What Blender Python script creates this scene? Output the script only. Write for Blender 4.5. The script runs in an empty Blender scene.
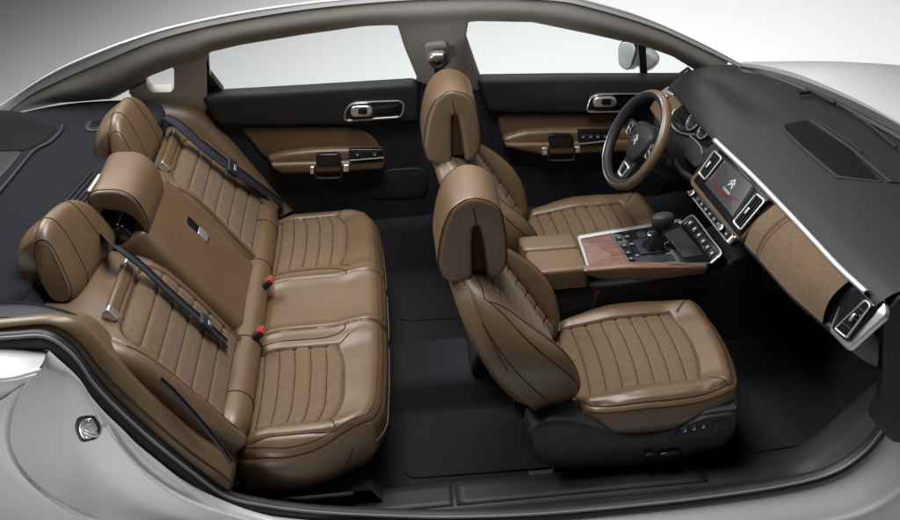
import bpy, bmesh, math, random
import numpy as np
from mathutils import Vector, Matrix
from mathutils.geometry import tessellate_polygon
random.seed(4); rng = np.random.default_rng(4)
scn = bpy.context.scene; COL = scn.collection
# ---------------------------------------------------------------- camera
CAM = np.array([-0.3835, -2.8938, 2.2668]); YAW, PITCH, ROLL, FPX = 0.038915, 0.545669, -0.066338, 1051.76
def _rot(yaw, pitch, roll):
    cy, sy, cp, sp, cr, sr = math.cos(yaw), math.sin(yaw), math.cos(pitch), math.sin(pitch), math.cos(roll), math.sin(roll)
    f = np.array([sy*cp, cy*cp, -sp]); r = np.array([cy, -sy, 0]); u = np.cross(r, f)
    return np.array([r*cr+u*sr, -r*sr+u*cr, f])
RC = _rot(YAW, PITCH, ROLL)
cam_d = bpy.data.cameras.new('camera'); cam = bpy.data.objects.new('camera', cam_d); COL.objects.link(cam)
cam_d.sensor_fit = 'HORIZONTAL'; cam_d.sensor_width = 36; cam_d.lens = FPX/900*36; cam_d.clip_start = .05; cam_d.clip_end = 200
m = Matrix(((RC[0][0], RC[1][0], -RC[2][0], CAM[0]), (RC[0][1], RC[1][1], -RC[2][1], CAM[1]), (RC[0][2], RC[1][2], -RC[2][2], CAM[2]), (0, 0, 0, 1)))
cam.matrix_world = m; scn.camera = cam
# ---------------------------------------------------------------- studio light
w = bpy.data.worlds.new('World'); scn.world = w; w.use_nodes = True
w.node_tree.nodes['Background'].inputs[0].default_value = (.93, .96, 1, 1); w.node_tree.nodes['Background'].inputs[1].default_value = .05
scn.view_settings.view_transform = 'Standard'; scn.view_settings.look = 'None'; scn.view_settings.exposure = 0; scn.view_settings.gamma = 1
def area(name, loc, target, sx, sy, power, col=(1, 1, 1)):
    d = bpy.data.lights.new(name, 'AREA'); d.shape = 'RECTANGLE'; d.size = sx; d.size_y = sy; d.energy = power; d.color = col
    o = bpy.data.objects.new(name, d); COL.objects.link(o); o.location = loc
    o.rotation_euler = (Vector(target)-Vector(loc)).to_track_quat('-Z', 'Y').to_euler(); return o
area('overhead_softbox', (-.45, -.05, 3.1), (-.1, .05, .3), 1.6, 1.0, 106, (1, .985, .96))
area('rear_softbox', (-2.5, 1.3, 3.2), (-.2, -.2, .9), 1.3, 1.3, 100, (1, .985, .97))
area('front_softbox', (3.0, -.6, 2.6), (.5, 0, .6), 1.6, 1.6, 10)
area('far_softbox', (-.4, 3.4, 3.3), (-.2, -.1, .6), 4.2, 1.3, 45, (1, .99, .97))
jl_ = area('jamb_fill', (-2.1, -2.7, .25), (-1.12, -.85, .52), .6, .6, 1.1); jl_.data.spread = math.radians(24)  # added narrow fill, only there to brighten the door jamb
sd_ = bpy.data.lights.new('backdrop_spot', 'SPOT'); sd_.energy = 1720; sd_.spot_size = math.radians(90); sd_.spot_blend = 1; sd_.shadow_soft_size = 1.3
so_ = bpy.data.objects.new('backdrop_spot', sd_); COL.objects.link(so_); so_.location = (1.5, 4.9, 6.2)
# ---------------------------------------------------------------- pixel tools (900x520 reference -> real points on real planes)
def pl(px, py, p, n):
    d = np.array([(px-450)/FPX, -(py-260)/FPX, 1.0]) @ RC
    p = np.asarray(p, float); n = np.asarray(n, float)
    return CAM+d*((p-CAM)@n)/(d@n)
def ax(pts, **k):
    a, v = list(k.items())[0]; i = 'xyz'.index(a); n = np.eye(3)[i]
    return np.array([pl(p[0], p[1], n*v, n) for p in pts])
def pln(pts, p, n): return np.array([pl(q[0], q[1], p, n) for q in pts])
def unit(v): v = np.asarray(v, float); return v/np.linalg.norm(v)
def ss(x): x = np.clip(x, 0, 1); return x*x*(3-2*x)
def sinterp(x, xs, ys, sig=.03):
    g = np.linspace(xs[0]-.15, xs[-1]+.15, 400); v = np.interp(g, xs, ys); d = g[1]-g[0]; k = np.exp(-.5*(np.arange(-60, 61)*d/sig)**2); k /= k.sum()
    return np.interp(x, g, np.convolve(np.pad(v, 60, 'edge'), k, 'valid'))
def crom(P, n=8, closed=False):
    P = np.asarray(P, float); N = len(P); out = []
    rngi = range(N if closed else N-1)
    for i in rngi:
        if closed: a, b, c, d = P[i-1], P[i], P[(i+1) % N], P[(i+2) % N]
        else: a, b, c, d = P[max(i-1, 0)], P[i], P[i+1], P[min(i+2, N-1)]
        for k in range(n):
            t = k/n
            out.append(.5*((2*b)+(-a+c)*t+(2*a-5*b+4*c-d)*t*t+(-a+3*b-3*c+d)*t**3))
    if not closed: out.append(P[-1])
    return np.array(out)
def resamp(P, n, closed=False):
    P = np.asarray(P, float)
    if closed: P = np.vstack([P, P[:1]])
    s = np.r_[0, np.cumsum(np.linalg.norm(np.diff(P, axis=0), axis=1))]
    t = np.linspace(0, s[-1], n+1)[:-1] if closed else np.linspace(0, s[-1], n)
    return np.stack([np.interp(t, s, P[:, k]) for k in range(P.shape[1])], 1)
def rpoly(P, r, n=5):
    """round the corners of a closed 2-D polygon"""
    P = np.asarray(P, float); N = len(P); out = []
    for i in range(N):
        a, b, c = P[i-1], P[i], P[(i+1) % N]
        u, v = a-b, c-b; lu, lv = np.linalg.norm(u), np.linalg.norm(v)
        rr = r[i] if hasattr(r, '__len__') else r
        k = min(rr, lu*.48, lv*.48)
        p0, p1 = b+u/lu*k, b+v/lv*k
        for t in np.linspace(0, 1, n): out.append((1-t)**2*p0+2*t*(1-t)*b+t*t*p1)
    return np.array(out)
# ---------------------------------------------------------------- materials
def mat(name, base, rough=.5, metal=0, **kw):
    mt = bpy.data.materials.new(name); mt.use_nodes = True; nt = mt.node_tree; b = nt.nodes['Principled BSDF']
    b.inputs['Base Color'].default_value = (*base, 1); b.inputs['Roughness'].default_value = rough; b.inputs['Metallic'].default_value = metal
    for k, v in kw.get('inp', {}).items(): b.inputs[k].default_value = v
    def N(t, **s):
        n = nt.nodes.new(t)
        for k, v in s.items(): setattr(n, k, v)
        return n
    tc = N('ShaderNodeTexCoord')
    if 'var' in kw:                                    # mottled colour
        sc, amt, det = kw['var']
        nz = N('ShaderNodeTexNoise'); nz.inputs['Scale'].default_value = sc; nz.inputs['Detail'].default_value = det
        nt.links.new(tc.outputs['Object'], nz.inputs['Vector'])
        cr = N('ShaderNodeValToRGB'); cr.color_ramp.elements[0].position = .33; cr.color_ramp.elements[1].position = .68
        cr.color_ramp.elements[0].color = (*[c*(1-amt) for c in base], 1); cr.color_ramp.elements[1].color = (*[min(1, c*(1+amt)) for c in base], 1)
        nt.links.new(nz.outputs['Fac'], cr.inputs['Fac']); nt.links.new(cr.outputs['Color'], b.inputs['Base Color'])
    if 'bump' in kw:
        kind, sc, st, dist = kw['bump']
        if kind == 'vor': t = N('ShaderNodeTexVoronoi'); out = t.outputs['Distance']
        elif kind == 'wave': t = N('ShaderNodeTexWave'); out = t.outputs['Fac']
        else: t = N('ShaderNodeTexNoise'); t.inputs['Detail'].default_value = 3; out = t.outputs['Fac']
        t.inputs['Scale'].default_value = sc; nt.links.new(tc.outputs['Object'], t.inputs['Vector'])
        bp = N('ShaderNodeBump'); bp.inputs['Strength'].default_value = st; bp.inputs['Distance'].default_value = dist
        src = out
        if 'bump2' in kw:
            s2, a2 = kw['bump2']
            t2 = N('ShaderNodeTexNoise'); t2.inputs['Scale'].default_value = s2; t2.inputs['Detail'].default_value = 2; nt.links.new(tc.outputs['Object'], t2.inputs['Vector'])
            ma = N('ShaderNodeMath', operation='MULTIPLY_ADD'); ma.inputs[1].default_value = a2
            nt.links.new(t2.outputs['Fac'], ma.inputs[0]); nt.links.new(out, ma.inputs[2]); src = ma.outputs[0]
        nt.links.new(src, bp.inputs['Height']); nt.links.new(bp.outputs['Normal'], b.inputs['Normal'])
    return mt
TAN = (.114, .071, .037)
leather = mat('tan_leather', TAN, .40, var=(9, .07, 4), bump=('vor', 420, .22, .0012), bump2=(22, 2.2), inp={'Specular IOR Level': .5, 'Coat Weight': .14, 'Coat Roughness': .36})
suede = mat('tan_suede', (.118, .078, .045), .8, var=(70, .11, 3), bump=('noise', 600, .12, .0008), inp={'Specular IOR Level': .2, 'Sheen Weight': .12, 'Sheen Roughness': .5})
thread = mat('seam_thread', (.035, .020, .010), .8, inp={'Specular IOR Level': .1})
thread_pale = mat('pale_stitching', (.36, .25, .16), .6)
plastic = mat('black_plastic', (.018, .019, .023), .48, inp={'Specular IOR Level': .28}, bump=('vor', 520, .25, .0008))
dashpad = mat('charcoal_pad', (.0195, .0195, .021), .52, inp={'Specular IOR Level': .28}, bump=('vor', 380, .3, .001))
plastic2 = mat('dark_grey_plastic', (.017, .017, .020), .5, inp={'Specular IOR Level': .28}, bump=('vor', 460, .25, .0008))
gloss = mat('gloss_black', (.008, .008, .010), .12)
carpet = mat('black_carpet', (.016, .0165, .020), .95, var=(260, .25, 2), bump=('noise', 700, .3, .002), inp={'Specular IOR Level': .15})
rubber = mat('black_rubber', (.012, .013, .016), .55)
chrome = mat('satin_chrome', (.82, .82, .83), .30, .92)
bright = mat('bright_metal', (.85, .85, .86), .3, .85)
paint = mat('silver_paint', (.56, .565, .58), .36, .3, inp={'Coat Weight': .2, 'Coat Roughness': .12}, bump=('noise', 900, .03, .0004))
headl = mat('headliner_cloth', (.31, .295, .272), .9, var=(400, .08, 2), bump=('noise', 900, .25, .0008), inp={'Specular IOR Level': .2})
pillarm = mat('pale_pillar_plastic', (.46, .44, .41), .6, bump=('vor', 600, .15, .0006))
belt_m = mat('navy_webbing', (.013, .016, .026), .6, bump=('wave', 300, .3, .001))
redm = mat('red_button', (.36, .035, .03), .45)
shelf_m = mat('shelf_cloth', (.014, .0145, .018), .9, bump=('noise', 700, .2, .001), inp={'Specular IOR Level': .06})
mesh_m = mat('speaker_mesh', (.007, .007, .008), .8, bump=('vor', 330, .5, .002), inp={'Specular IOR Level': .1})
wood = mat('open_pore_wood', (.19, .10, .062), .38)
def wood_nodes():
    nt = wood.node_tree; b = nt.nodes['Principled BSDF']
    tc = nt.nodes.new('ShaderNodeTexCoord'); mp = nt.nodes.new('ShaderNodeMapping'); mp.inputs['Scale'].default_value = (4, 46, 46)
    nz = nt.nodes.new('ShaderNodeTexNoise'); nz.inputs['Scale'].default_value = 3.2; nz.inputs['Detail'].default_value = 8; nz.inputs['Roughness'].default_value = .7; nz.inputs['Distortion'].default_value = .5
    cr = nt.nodes.new('ShaderNodeValToRGB'); e = cr.color_ramp.elements
    e[0].position = .3; e[0].color = (.045, .020, .013, 1); e[1].position = .7; e[1].color = (.24, .132, .088, 1)
    nt.links.new(tc.outputs['Object'], mp.inputs['Vector']); nt.links.new(mp.outputs[0], nz.inputs['Vector']); nt.links.new(nz.outputs['Fac'], cr.inputs['Fac']); nt.links.new(cr.outputs[0], b.inputs['Base Color'])
    b.inputs['Coat Weight'].default_value = .25
wood_nodes()
glass = bpy.data.materials.new('clear_glass'); glass.use_nodes = True
_nt = glass.node_tree; _nt.nodes.remove(_nt.nodes['Principled BSDF'])
_t = _nt.nodes.new('ShaderNodeBsdfTransparent'); _t.inputs[0].default_value = (.96, .975, .97, 1); _g = _nt.nodes.new('ShaderNodeBsdfGlossy'); _g.inputs['Roughness'].default_value = .02
_mx = _nt.nodes.new('ShaderNodeMixShader'); _mx.inputs[0].default_value = .04
_nt.links.new(_t.outputs[0], _mx.inputs[1]); _nt.links.new(_g.outputs[0], _mx.inputs[2]); _nt.links.new(_mx.outputs[0], _nt.nodes['Material Output'].inputs[0])
def emis(name, col, s, base=(.01, .01, .01)): return mat(name, base, .25, inp={'Emission Color': (*col, 1), 'Emission Strength': s})
screen_m = emis('lit_screen', (.10, .105, .11), .45); red_glow = emis('red_screen_glow', (.6, .02, .03), .30); white_glow = emis('white_screen_mark', (.85, .87, .9), .75)
icon_m = mat('pale_print', (.55, .56, .58), .5)
studio = mat('studio_white', (.80, .805, .815), .8, inp={'Specular IOR Level': .1})
# ---------------------------------------------------------------- object builders
ORG = {}
def tag(o, label=None, cat=None, group=None, kind=None):
    if label: o['label'] = label
    if cat: o['category'] = cat
    if group: o['group'] = group
    if kind: o['kind'] = kind
    return o
def thing(name, label, cat, loc=(0, 0, 0), group=None):
    o = bpy.data.objects.new(name, None); o.empty_display_size = .05; COL.objects.link(o); o.location = loc
    ORG[o.name] = np.array(loc, float); return tag(o, label, cat, group)
class MB:
    """collects vertices and faces in world coordinates; build() links them as ONE mesh object"""
    def __init__(s): s.v = []; s.f = []; s.n = 0
    def add(s, V, F):
        V = np.asarray(V, float).reshape(-1, 3); s.v.append(V); k = s.n
        s.f += [tuple(int(i)+k for i in f) for f in F]; s.n += len(V); return s
    def grid(s, P, wrap_u=False, wrap_v=False, flip=False):
        a, b = P.shape[:2]; F = []
        for i in range(a if wrap_u else a-1):
            for j in range(b if wrap_v else b-1):
                q = (i*b+j, ((i+1) % a)*b+j, ((i+1) % a)*b+(j+1) % b, i*b+(j+1) % b)
                F.append(q[::-1] if flip else q)
        return s.add(P.reshape(-1, 3), F)
    def tube(s, path, r, n=6, closed=False):
        P = np.asarray(path, float); N = len(P)
        T = np.roll(P, -1, 0)-np.roll(P, 1, 0)
        if not closed: T[0] = P[1]-P[0]; T[-1] = P[-1]-P[-2]
        T /= np.linalg.norm(T, axis=1)[:, None]+1e-12
        u = np.cross(T[0], [0, 0, 1.0]); u = u if np.linalg.norm(u) > .05 else np.cross(T[0], [0, 1.0, 0]); u = unit(u); R = []
        rr = np.broadcast_to(np.asarray(r, float), (N,))
        for i in range(N):
            u = unit(u-T[i]*(u@T[i])); v = np.cross(T[i], u); a = np.linspace(0, 2*np.pi, n, endpoint=False)
            R.append(P[i]+rr[i]*(np.cos(a)[:, None]*u+np.sin(a)[:, None]*v))
        R = np.array(R); k = s.n; s.grid(R, wrap_u=closed, wrap_v=True)
        if not closed: s.f.append(tuple(k+i for i in range(n))); s.f.append(tuple(k+(N-1)*n+i for i in range(n))[::-1])
        return s
    def prism(s, out, O, ex, ey, ez, depth, R=.004, seg=3, bulge=0, both=False):
        """closed 2-D outline in (ex,ey), front face at O + ez*0, thickness towards -ez, rounded front edge"""
        P = np.asarray(out, float); O, ex, ey, ez = [np.asarray(q, float) for q in (O, ex, ey, ez)]
        A = np.sum(P[:, 0]*np.roll(P[:, 1], -1)-np.roll(P[:, 0], -1)*P[:, 1])
        if A < 0: P = P[::-1]
        d1 = P-np.roll(P, 1, 0); d2 = np.roll(P, -1, 0)-P
        n1 = np.stack([-d1[:, 1], d1[:, 0]], 1); n2 = np.stack([-d2[:, 1], d2[:, 0]], 1)
        n1 /= np.linalg.norm(n1, axis=1)[:, None]+1e-9; n2 /= np.linalg.norm(n2, axis=1)[:, None]+1e-9
        nn = n1+n2; nn /= np.maximum(np.linalg.norm(nn, axis=1)[:, None], .6)
        rings = []
        if bulge: rings += [(R*2.6, bulge*1.0), (R*1.7, bulge*.6)]
        for j in range(seg+1):
            ph = j/seg*math.pi/2; rings.append((R*(1-math.sin(ph)), -R*(1-math.cos(ph))))
        if both:
            for j in range(seg, -1, -1):
                ph = j/seg*math.pi/2; rings.append((R*(1-math.sin(ph)), -depth+R*(1-math.cos(ph))))
            if bulge: rings += [(R*1.7, -depth-bulge*.6), (R*2.6, -depth-bulge)]
        else: rings.append((0, -depth))
        G = np.array([O+(P+nn*i)[:, :1]*ex+(P+nn*i)[:, 1:]*ey+z*ez for i, z in rings]); k = s.n; n = len(P)
        s.grid(G, wrap_v=True)
        for ri in (0, len(rings)-1):
            Q = P+nn*rings[ri][0]; tri = tessellate_polygon([[Vector((float(a), float(b), 0)) for a, b in Q]])
            s.f += [tuple(k+ri*n+i for i in t) for t in tri if len(set(t)) == 3]
        return s
    def box(s, c, h, ex=(1, 0, 0), ey=(0, 1, 0), ez=None, r=.004):
        ex, ey = np.asarray(ex, float), np.asarray(ey, float); ez = np.cross(ex, ey) if ez is None else np.asarray(ez, float)
        o = rpoly([(-h[0], -h[1]), (h[0], -h[1]), (h[0], h[1]), (-h[0], h[1])], r*1.4, 4)
        return s.prism(o, np.asarray(c, float)+ez*h[2], ex, ey, ez, 2*h[2], r, both=True)
    def cyl(s, c, axis, r, h, n=28, bev=.0015):
        axis = unit(axis); u = unit(np.cross(axis, [.3, 1, .2])); v = np.cross(axis, u); a = np.linspace(0, 2*np.pi, n, endpoint=False)
        return s.prism(np.stack([np.cos(a), np.sin(a)], 1)*r, np.asarray(c, float)+axis*h, u, v, axis, h, bev)
    def build(s, name, mt, parent=None, sharp=38, solid=0, label=None, recalc=True):
        V = np.vstack(s.v); me = bpy.data.meshes.new(name); o = bpy.data.objects.new(name, me); COL.objects.link(o)
        if parent is not None: o.parent = parent; org = ORG[parent.name]
        else: org = np.zeros(3)
        ORG[o.name] = org
        me.from_pydata((V-org).tolist(), [], s.f)
        if recalc:
            bm = bmesh.new(); bm.from_mesh(me); bmesh.ops.recalc_face_normals(bm, faces=bm.faces[:]); bm.to_mesh(me); bm.free()
        me.polygons.foreach_set('use_smooth', [True]*len(me.polygons)); me.set_sharp_from_angle(angle=math.radians(sharp)); me.update()
        me.materials.append(mt)
        if solid: md = o.modifiers.new('thick', 'SOLIDIFY'); md.thickness = solid; md.offset = -1
        if label: o['label'] = label
        return o
def loft(curves, n=40, k=6, smooth=True):
    C = [resamp(crom(c, 6) if (smooth and len(c) > 2) else c, n) for c in curves]
    C = np.array(C)
    if k > 1 and len(C) > 2: C = crom(C.reshape(len(C), -1), k).reshape(-1, n, 3)
    elif k > 1: C = np.array([C[0]+(C[1]-C[0])*t for t in np.linspace(0, 1, k)])
    return C
def ribbon(path, wdir, width, thick=.0016):
    P = np.asarray(path, float); T = np.gradient(P, axis=0); W = np.broadcast_to(np.asarray(wdir, float), P.shape)
    W = W-T*(np.sum(W*T, 1)/np.sum(T*T, 1))[:, None]; W = W/np.linalg.norm(W, axis=1)[:, None]
    Nn = np.cross(T, W); Nn /= np.linalg.norm(Nn, axis=1)[:, None]
    G = np.stack([P-W*width/2+Nn*0, P-W*width/2+Nn*thick, P-W*width/4+Nn*thick*1.5, P+W*width/4+Nn*thick*1.5, P+W*width/2+Nn*thick, P+W*width/2], 1)
    return G
def copy_tree(o, parent=None):
    c = o.copy(); COL.objects.link(c); c.parent = parent
    for ch in list(o.children): copy_tree(ch, c)
    return c
# ---------------------------------------------------------------- upholstered pads
class Pad:
    """rounded cushion over a plan (X,Y): top profile, rolled edge, side wall; grooves displace along the normal"""
    def __init__(s, hx, hy, R, h, top, disp=None, warp=None, k=.4, na=150, nb=150, rt=.80, re=.90, taper=.0, puff=None):
        a = np.linspace(-1, 1, na)[:, None]*np.ones((1, nb)); b = np.linspace(-1, 1, nb)[None]*np.ones((na, 1))
        r = np.maximum(np.abs(a), np.abs(b)); rs = np.maximum(r, 1e-6)
        t = np.minimum(r/rt, 1); A, B = a/rs*t, b/rs*t
        ex = (1-k)*A+k*A*np.sqrt(np.maximum(0, 1-B*B/2)); ey = (1-k)*B+k*B*np.sqrt(np.maximum(0, 1-A*A/2))
        X = ex*(hx-R); Y = ey*(hy-R)
        g = np.stack([np.sign(ex)*np.abs(ex)**4/hx, np.sign(ey)*np.abs(ey)**4/hy], -1); g /= np.linalg.norm(g, axis=-1, keepdims=True)+1e-9
        ph = np.clip((r-rt)/(re-rt), 0, 1)*np.pi/2
        sd = np.clip((r-re)/(1-re), 0, 1)
        out = R*np.sin(ph)-taper*sd
        if puff: out = out+puff*np.sin(np.pi*sd)
        X = X+g[..., 0]*out; Y = Y+g[..., 1]*out
        s.X0, s.Y0, s.r = X, Y, r
        Z = top(X, Y)-R*(1-np.cos(ph))-(h-R)*sd
        if warp: X, Y, Z = warp(X, Y, Z)
        P = np.stack([X, Y, Z], -1)
        n = s.normals(P)
        if disp is not None:
            d = disp(s.X0, s.Y0, r); P = P+n*d[..., None]
        s.P = P; s.n = s.normals(P)
    @staticmethod
    def normals(P):
        n = np.cross(np.gradient(P, axis=0), np.gradient(P, axis=1)); n /= np.linalg.norm(n, axis=-1, keepdims=True)+1e-12
        return n
    def smooth(s, r0, r1, it):
        w = ss((s.r-r0)/(r1-r0))[1:-1, 1:-1, None]*.5
        for _ in range(it):
            A = (s.P[:-2, 1:-1]+s.P[2:, 1:-1]+s.P[1:-1, :-2]+s.P[1:-1, 2:])/4
            s.P[1:-1, 1:-1] += (A-s.P[1:-1, 1:-1])*w
        s.n = s.normals(s.P); return s
    def map(s, f):
        sh = s.P.shape; s.W = f(s.P.reshape(-1, 3)).reshape(sh); n_ = f((s.P+s.n*1e-3).reshape(-1, 3)).reshape(sh)-s.W; s.nW = n_/(np.linalg.norm(n_, axis=-1, keepdims=True)+1e-12)
        c = s.W.reshape(-1, 3).mean(0)
        return s
    def seam(s, plan, lift=.0, n=None):
        """world points on the top face along a plan polyline"""
        plan = np.asarray(plan, float); out = []
        Q = np.stack([s.X0, s.Y0], -1); msk = s.r > .985
        for p in plan:
            d = ((Q-p)**2).sum(-1)+msk*9; i, j = np.unravel_index(np.argmin(d), d.shape)
            i = min(max(i, 1), Q.shape[0]-2); j = min(max(j, 1), Q.shape[1]-2)
            J = np.stack([(Q[i+1, j]-Q[i-1, j])/2, (Q[i, j+1]-Q[i, j-1])/2], 1)
            try: st = np.linalg.solve(J, p-Q[i, j])
            except Exception: st = np.zeros(2)
            st = np.clip(st, -1, 1)
            w_ = s.W[i, j]+(s.W[i+1, j]-s.W[i-1, j])/2*st[0]+(s.W[i, j+1]-s.W[i, j-1])/2*st[1]
            out.append(w_+s.nW[i, j]*lift)
        return np.array(out)
    def rim(s, r, i0=0., i1=1., lift=0, n=200):
        """world points along the square ring of radius r; i0..i1 run round it from the (+a,-b) corner"""
        out = []
        na, nb = s.r.shape
        for t in np.linspace(i0, i1, n):
            q = (t % 1)*4; e = int(q); f = q-e
            a, b = [(1, -1+2*f), (1-2*f, 1), (-1, 1-2*f), (-1+2*f, -1)][e % 4]
            u, v = (a*r+1)/2*(na-1), (b*r+1)/2*(nb-1); i, j = min(int(u), na-2), min(int(v), nb-2); fu, fv = u-i, v-j
            w_ = (s.W[i, j]*(1-fu)+s.W[i+1, j]*fu)*(1-fv)+(s.W[i, j+1]*(1-fu)+s.W[i+1, j+1]*fu)*fv
            out.append(w_+s.nW[i, j]*lift)
        out = np.array(out); return np.vstack([out[:1], (out[:-2]+out[1:-1]+out[2:])/3, out[-1:]])
    def build(s, parts, parent):
        """parts: list of (name, material, mask over faces)"""
        na, nb = s.r.shape; idx = np.arange(na*nb).reshape(na, nb)
        Q = np.stack([idx[:-1, :-1], idx[1:, :-1], idx[1:, 1:], idx[:-1, 1:]], -1)
        done = np.zeros((na-1, nb-1), bool); W = s.W.reshape(-1, 3); res = []
        Xc = (s.X0[:-1, :-1]+s.X0[1:, 1:])/2; Yc = (s.Y0[:-1, :-1]+s.Y0[1:, 1:])/2; rc = (s.r[:-1, :-1]+s.r[1:, 1:])/2
        for name, mt, fn in parts:
            mk = (fn(Xc, Yc, rc) if fn else np.ones_like(done)) & ~done; done |= mk
            F = Q[mk]
            if not len(F): continue
            used, inv = np.unique(F, return_inverse=True); F = inv.reshape(F.shape)
            mb = MB(); mb.add(W[used], F.tolist()); res.append(mb.build(name, mt, parent, sharp=75, recalc=True))
        return res
def tubes(paths, r, name, mt, parent, n=5):
    if 1 < len(paths) < 3: return [tubes([p], r, name, mt, parent, n) for p in paths][-1]
    mb = MB()
    for p in paths: mb.tube(p, r, n)
    return mb.build(name, mt, parent)
def frame(o, u, v, n):
    o, u, v, n = [np.asarray(q, float) for q in (o, u, v, n)]
    return lambda P: o+P[:, :1]*u+P[:, 1:2]*v+P[:, 2:3]*n
# ================================================================ STUDIO
mb = MB(); GZ = -.42
mb.add([(-40, -20, GZ), (40, -20, GZ), (40, 22, GZ), (-40, 22, GZ)], [(0, 1, 2, 3)])
tag(mb.build('studio_floor', studio), kind='structure')
prof = [(22+math.sin(a)*6, GZ+6-math.cos(a)*6) for a in np.linspace(0, math.pi/2, 12)]+[(28, 20)]
mb = MB(); mb.grid(np.array([[(x, y, z) for y, z in prof] for x in (-40, 40)])); tag(mb.build('backdrop', studio), kind='structure')

# ================================================================ CAR BODY
body = thing('car_body', 'cut-open silver car body shell with black sill and pale pillars around the cabin', 'car', (0, 0, GZ))
# --- floor and footwells
mb = MB()
xs = np.linspace(-1.15, 1.15, 60); ys = np.linspace(-.66, .80, 70)
def floor_z(x, y):
    tun = ss((.17-abs(y-.02))/.06)*(.11+.10*ss((x+.25)/.3))
    kick = ss((x-.80)/.30)*.36
    heel = ss((-.50-x)/.05)*.17
    step = ss((-.565-y)/.05)*.105
    far = ss((y-.70)/.05)*.26; foot = .055*np.exp(-((x+.26)/.05)**2)*ss((.5-abs(y))/.05)
    return max(tun, kick, heel, step, far)
G = np.array([[(x, y, floor_z(x, y)) for y in ys] for x in xs]); mb.grid(G); mb.build('floor_carpet', carpet, body, sharp=80)
mb = MB(); mb.prism(rpoly([(.60, .0), (1.05, .0), (1.0, .72), (.80, .74), (.62, .70)], .02), (0, .80, 0), (1, 0, 0), (0, 0, 1), (0, -1, 0), .04, .008); mb.build('kick_panel', plastic, body)
# --- sill trim with scuff plates
sx = np.linspace(-1.06, .93, 70)
def sill_up(x): return .26*ss((x-.60)/.36)**1.6+.17*ss((-.72-x)/.34)**1.5
def sill_y(x): return -.05*ss((-.80-x)/.3)
sec = [(-.555, .015), (-.572, .085), (-.590, .104), (-.615, .112), (-.66, .116), (-.705, .116), (-.716, .106), (-.726, .108), (-.745, .10)]
mb = MB(); mb.grid(np.array([[(x, y+sill_y(x)+(0 if j else .0), z+sill_up(x)*(1 if j > 1 else .6)) for j, (y, z) in enumerate(sec)] for x in sx])); mb.build('sill_trim', plastic2, body, sharp=50)
for (xa, xb) in ((-.62, -.335), (-.325, .40)):
    q = [(xa, -.60), (xb, -.60), (xb, -.70), (xa, -.70)]
    mb = MB(); xx = np.linspace(xa, xb, 24); mb.grid(np.array([[(x, y, .1185+sill_up(x)) for y in np.linspace(-.605, -.70, 5)] for x in xx])); mb.build('scuff_plate', plastic, body, solid=.002)
# --- door opening seal: one continuous weatherstrip
ws_px = [(-8, 343), (20, 341), (44, 340), (60, 349), (72, 361), (88, 384), (112, 409), (145, 439), (185, 471), (222, 497), (262, 507), (320, 513), (400, 516), (470, 516), (540, 513), (620, 506), (700, 497), (780, 485), (830, 472), (862, 452), (884, 426), (902, 396)]
wy = np.interp(np.arange(len(ws_px)), [0, 5, 9, 12, 18, 21], [-.79, -.79, -.775, -.75, -.75, -.75])
ws = crom(np.array([pl(p[0], p[1], (0, y, 0), (0, 1, 0)) for p, y in zip(ws_px, wy)]), 6)
mb = MB()
Tn = np.gradient(ws, axis=0); Tn /= np.linalg.norm(Tn, axis=1)[:, None]
oy = np.array([0, 1.0, 0]); Nn = np.cross(Tn, oy); Nn /= np.linalg.norm(Nn, axis=1)[:, None]   # +N points up/into the opening
a = np.linspace(0, 2*np.pi, 14, endpoint=False)
wide = np.interp(np.arange(len(ws)), [0, 24, 60, 75, 130], [.027, .026, .026, .015, .012])
mb.grid(np.stack([ws+np.cos(t)*Nn*wide[:, None]+np.sin(t)*oy*.022 for t in a], 1), wrap_v=True); seal = mb.build('weatherstrip', rubber, body)
lip = ws+Nn*(wide*.85)[:, None]-oy*.017
mb = MB(); mb.tube(lip, .0042, 6); mb.build('seal_lip', mat('grey_seal_lip', (.17, .17, .18), .5), seal)
# --- silver jamb and quarter panel
inner = resamp(ws[:int(len(ws)*.50)]-Nn[:int(len(ws)*.50)]*.0255, 60)+np.array([0, -.004, 0])
edge_px = [(-10, 350), (30, 352), (47, 354), (40, 364), (30, 377), (15, 402), (9, 425), (10, 448), (25, 474), (55, 500), (95, 520), (170, 542), (300, 560), (420, 570)]
j_out = ax([(46, 353.5), (42, 364), (31, 379), (17, 402), (11, 425), (12, 448), (27, 474), (57, 500), (97, 520), (180, 545), (300, 562), (420, 572)], y=-.93)
j_mid = ax([(48, 352.5), (62, 372), (62, 390), (61, 410), (66, 432), (78, 455), (100, 478), (130, 500), (170, 520), (230, 537), (320, 545), (420, 550)], y=-.875)
j_mid2 = ax([(49, 350.5), (78, 378), (92, 400), (108, 420), (128, 440), (150, 462), (180, 485), (205, 503), (240, 520), (290, 528), (350, 532), (420, 533)], y=-.845)
j_in = inner[np.argmin(np.linalg.norm(inner-ax([(47, 343)], y=-.79)[0], axis=1)):]
mb = MB(); mb.grid(loft([j_in, j_mid2, j_mid, j_out], 80, 8)); jamb = mb.build('door_jamb', paint, body, sharp=80)
ridge = crom(ax([(92, 400), (104, 425), (124, 452), (150, 478), (190, 503), (250, 522)], y=-.862), 8)
mb = MB(); mb.tube(ridge, np.linspace(.0008, .010, len(ridge)), 8); mb.build('jamb_bead', paint, jamb)
q0 = ax([(-60, 352), (20, 352), (49, 354)], y=-.80)
qa = ax([(29, 382), (17, 402), (11, 425), (12, 448), (27, 474), (57, 500), (97, 520), (180, 545), (300, 562), (420, 572)], y=-.930)
def shift(c, dx, dy, dz): return c+np.array([dx, dy, dz])
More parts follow.
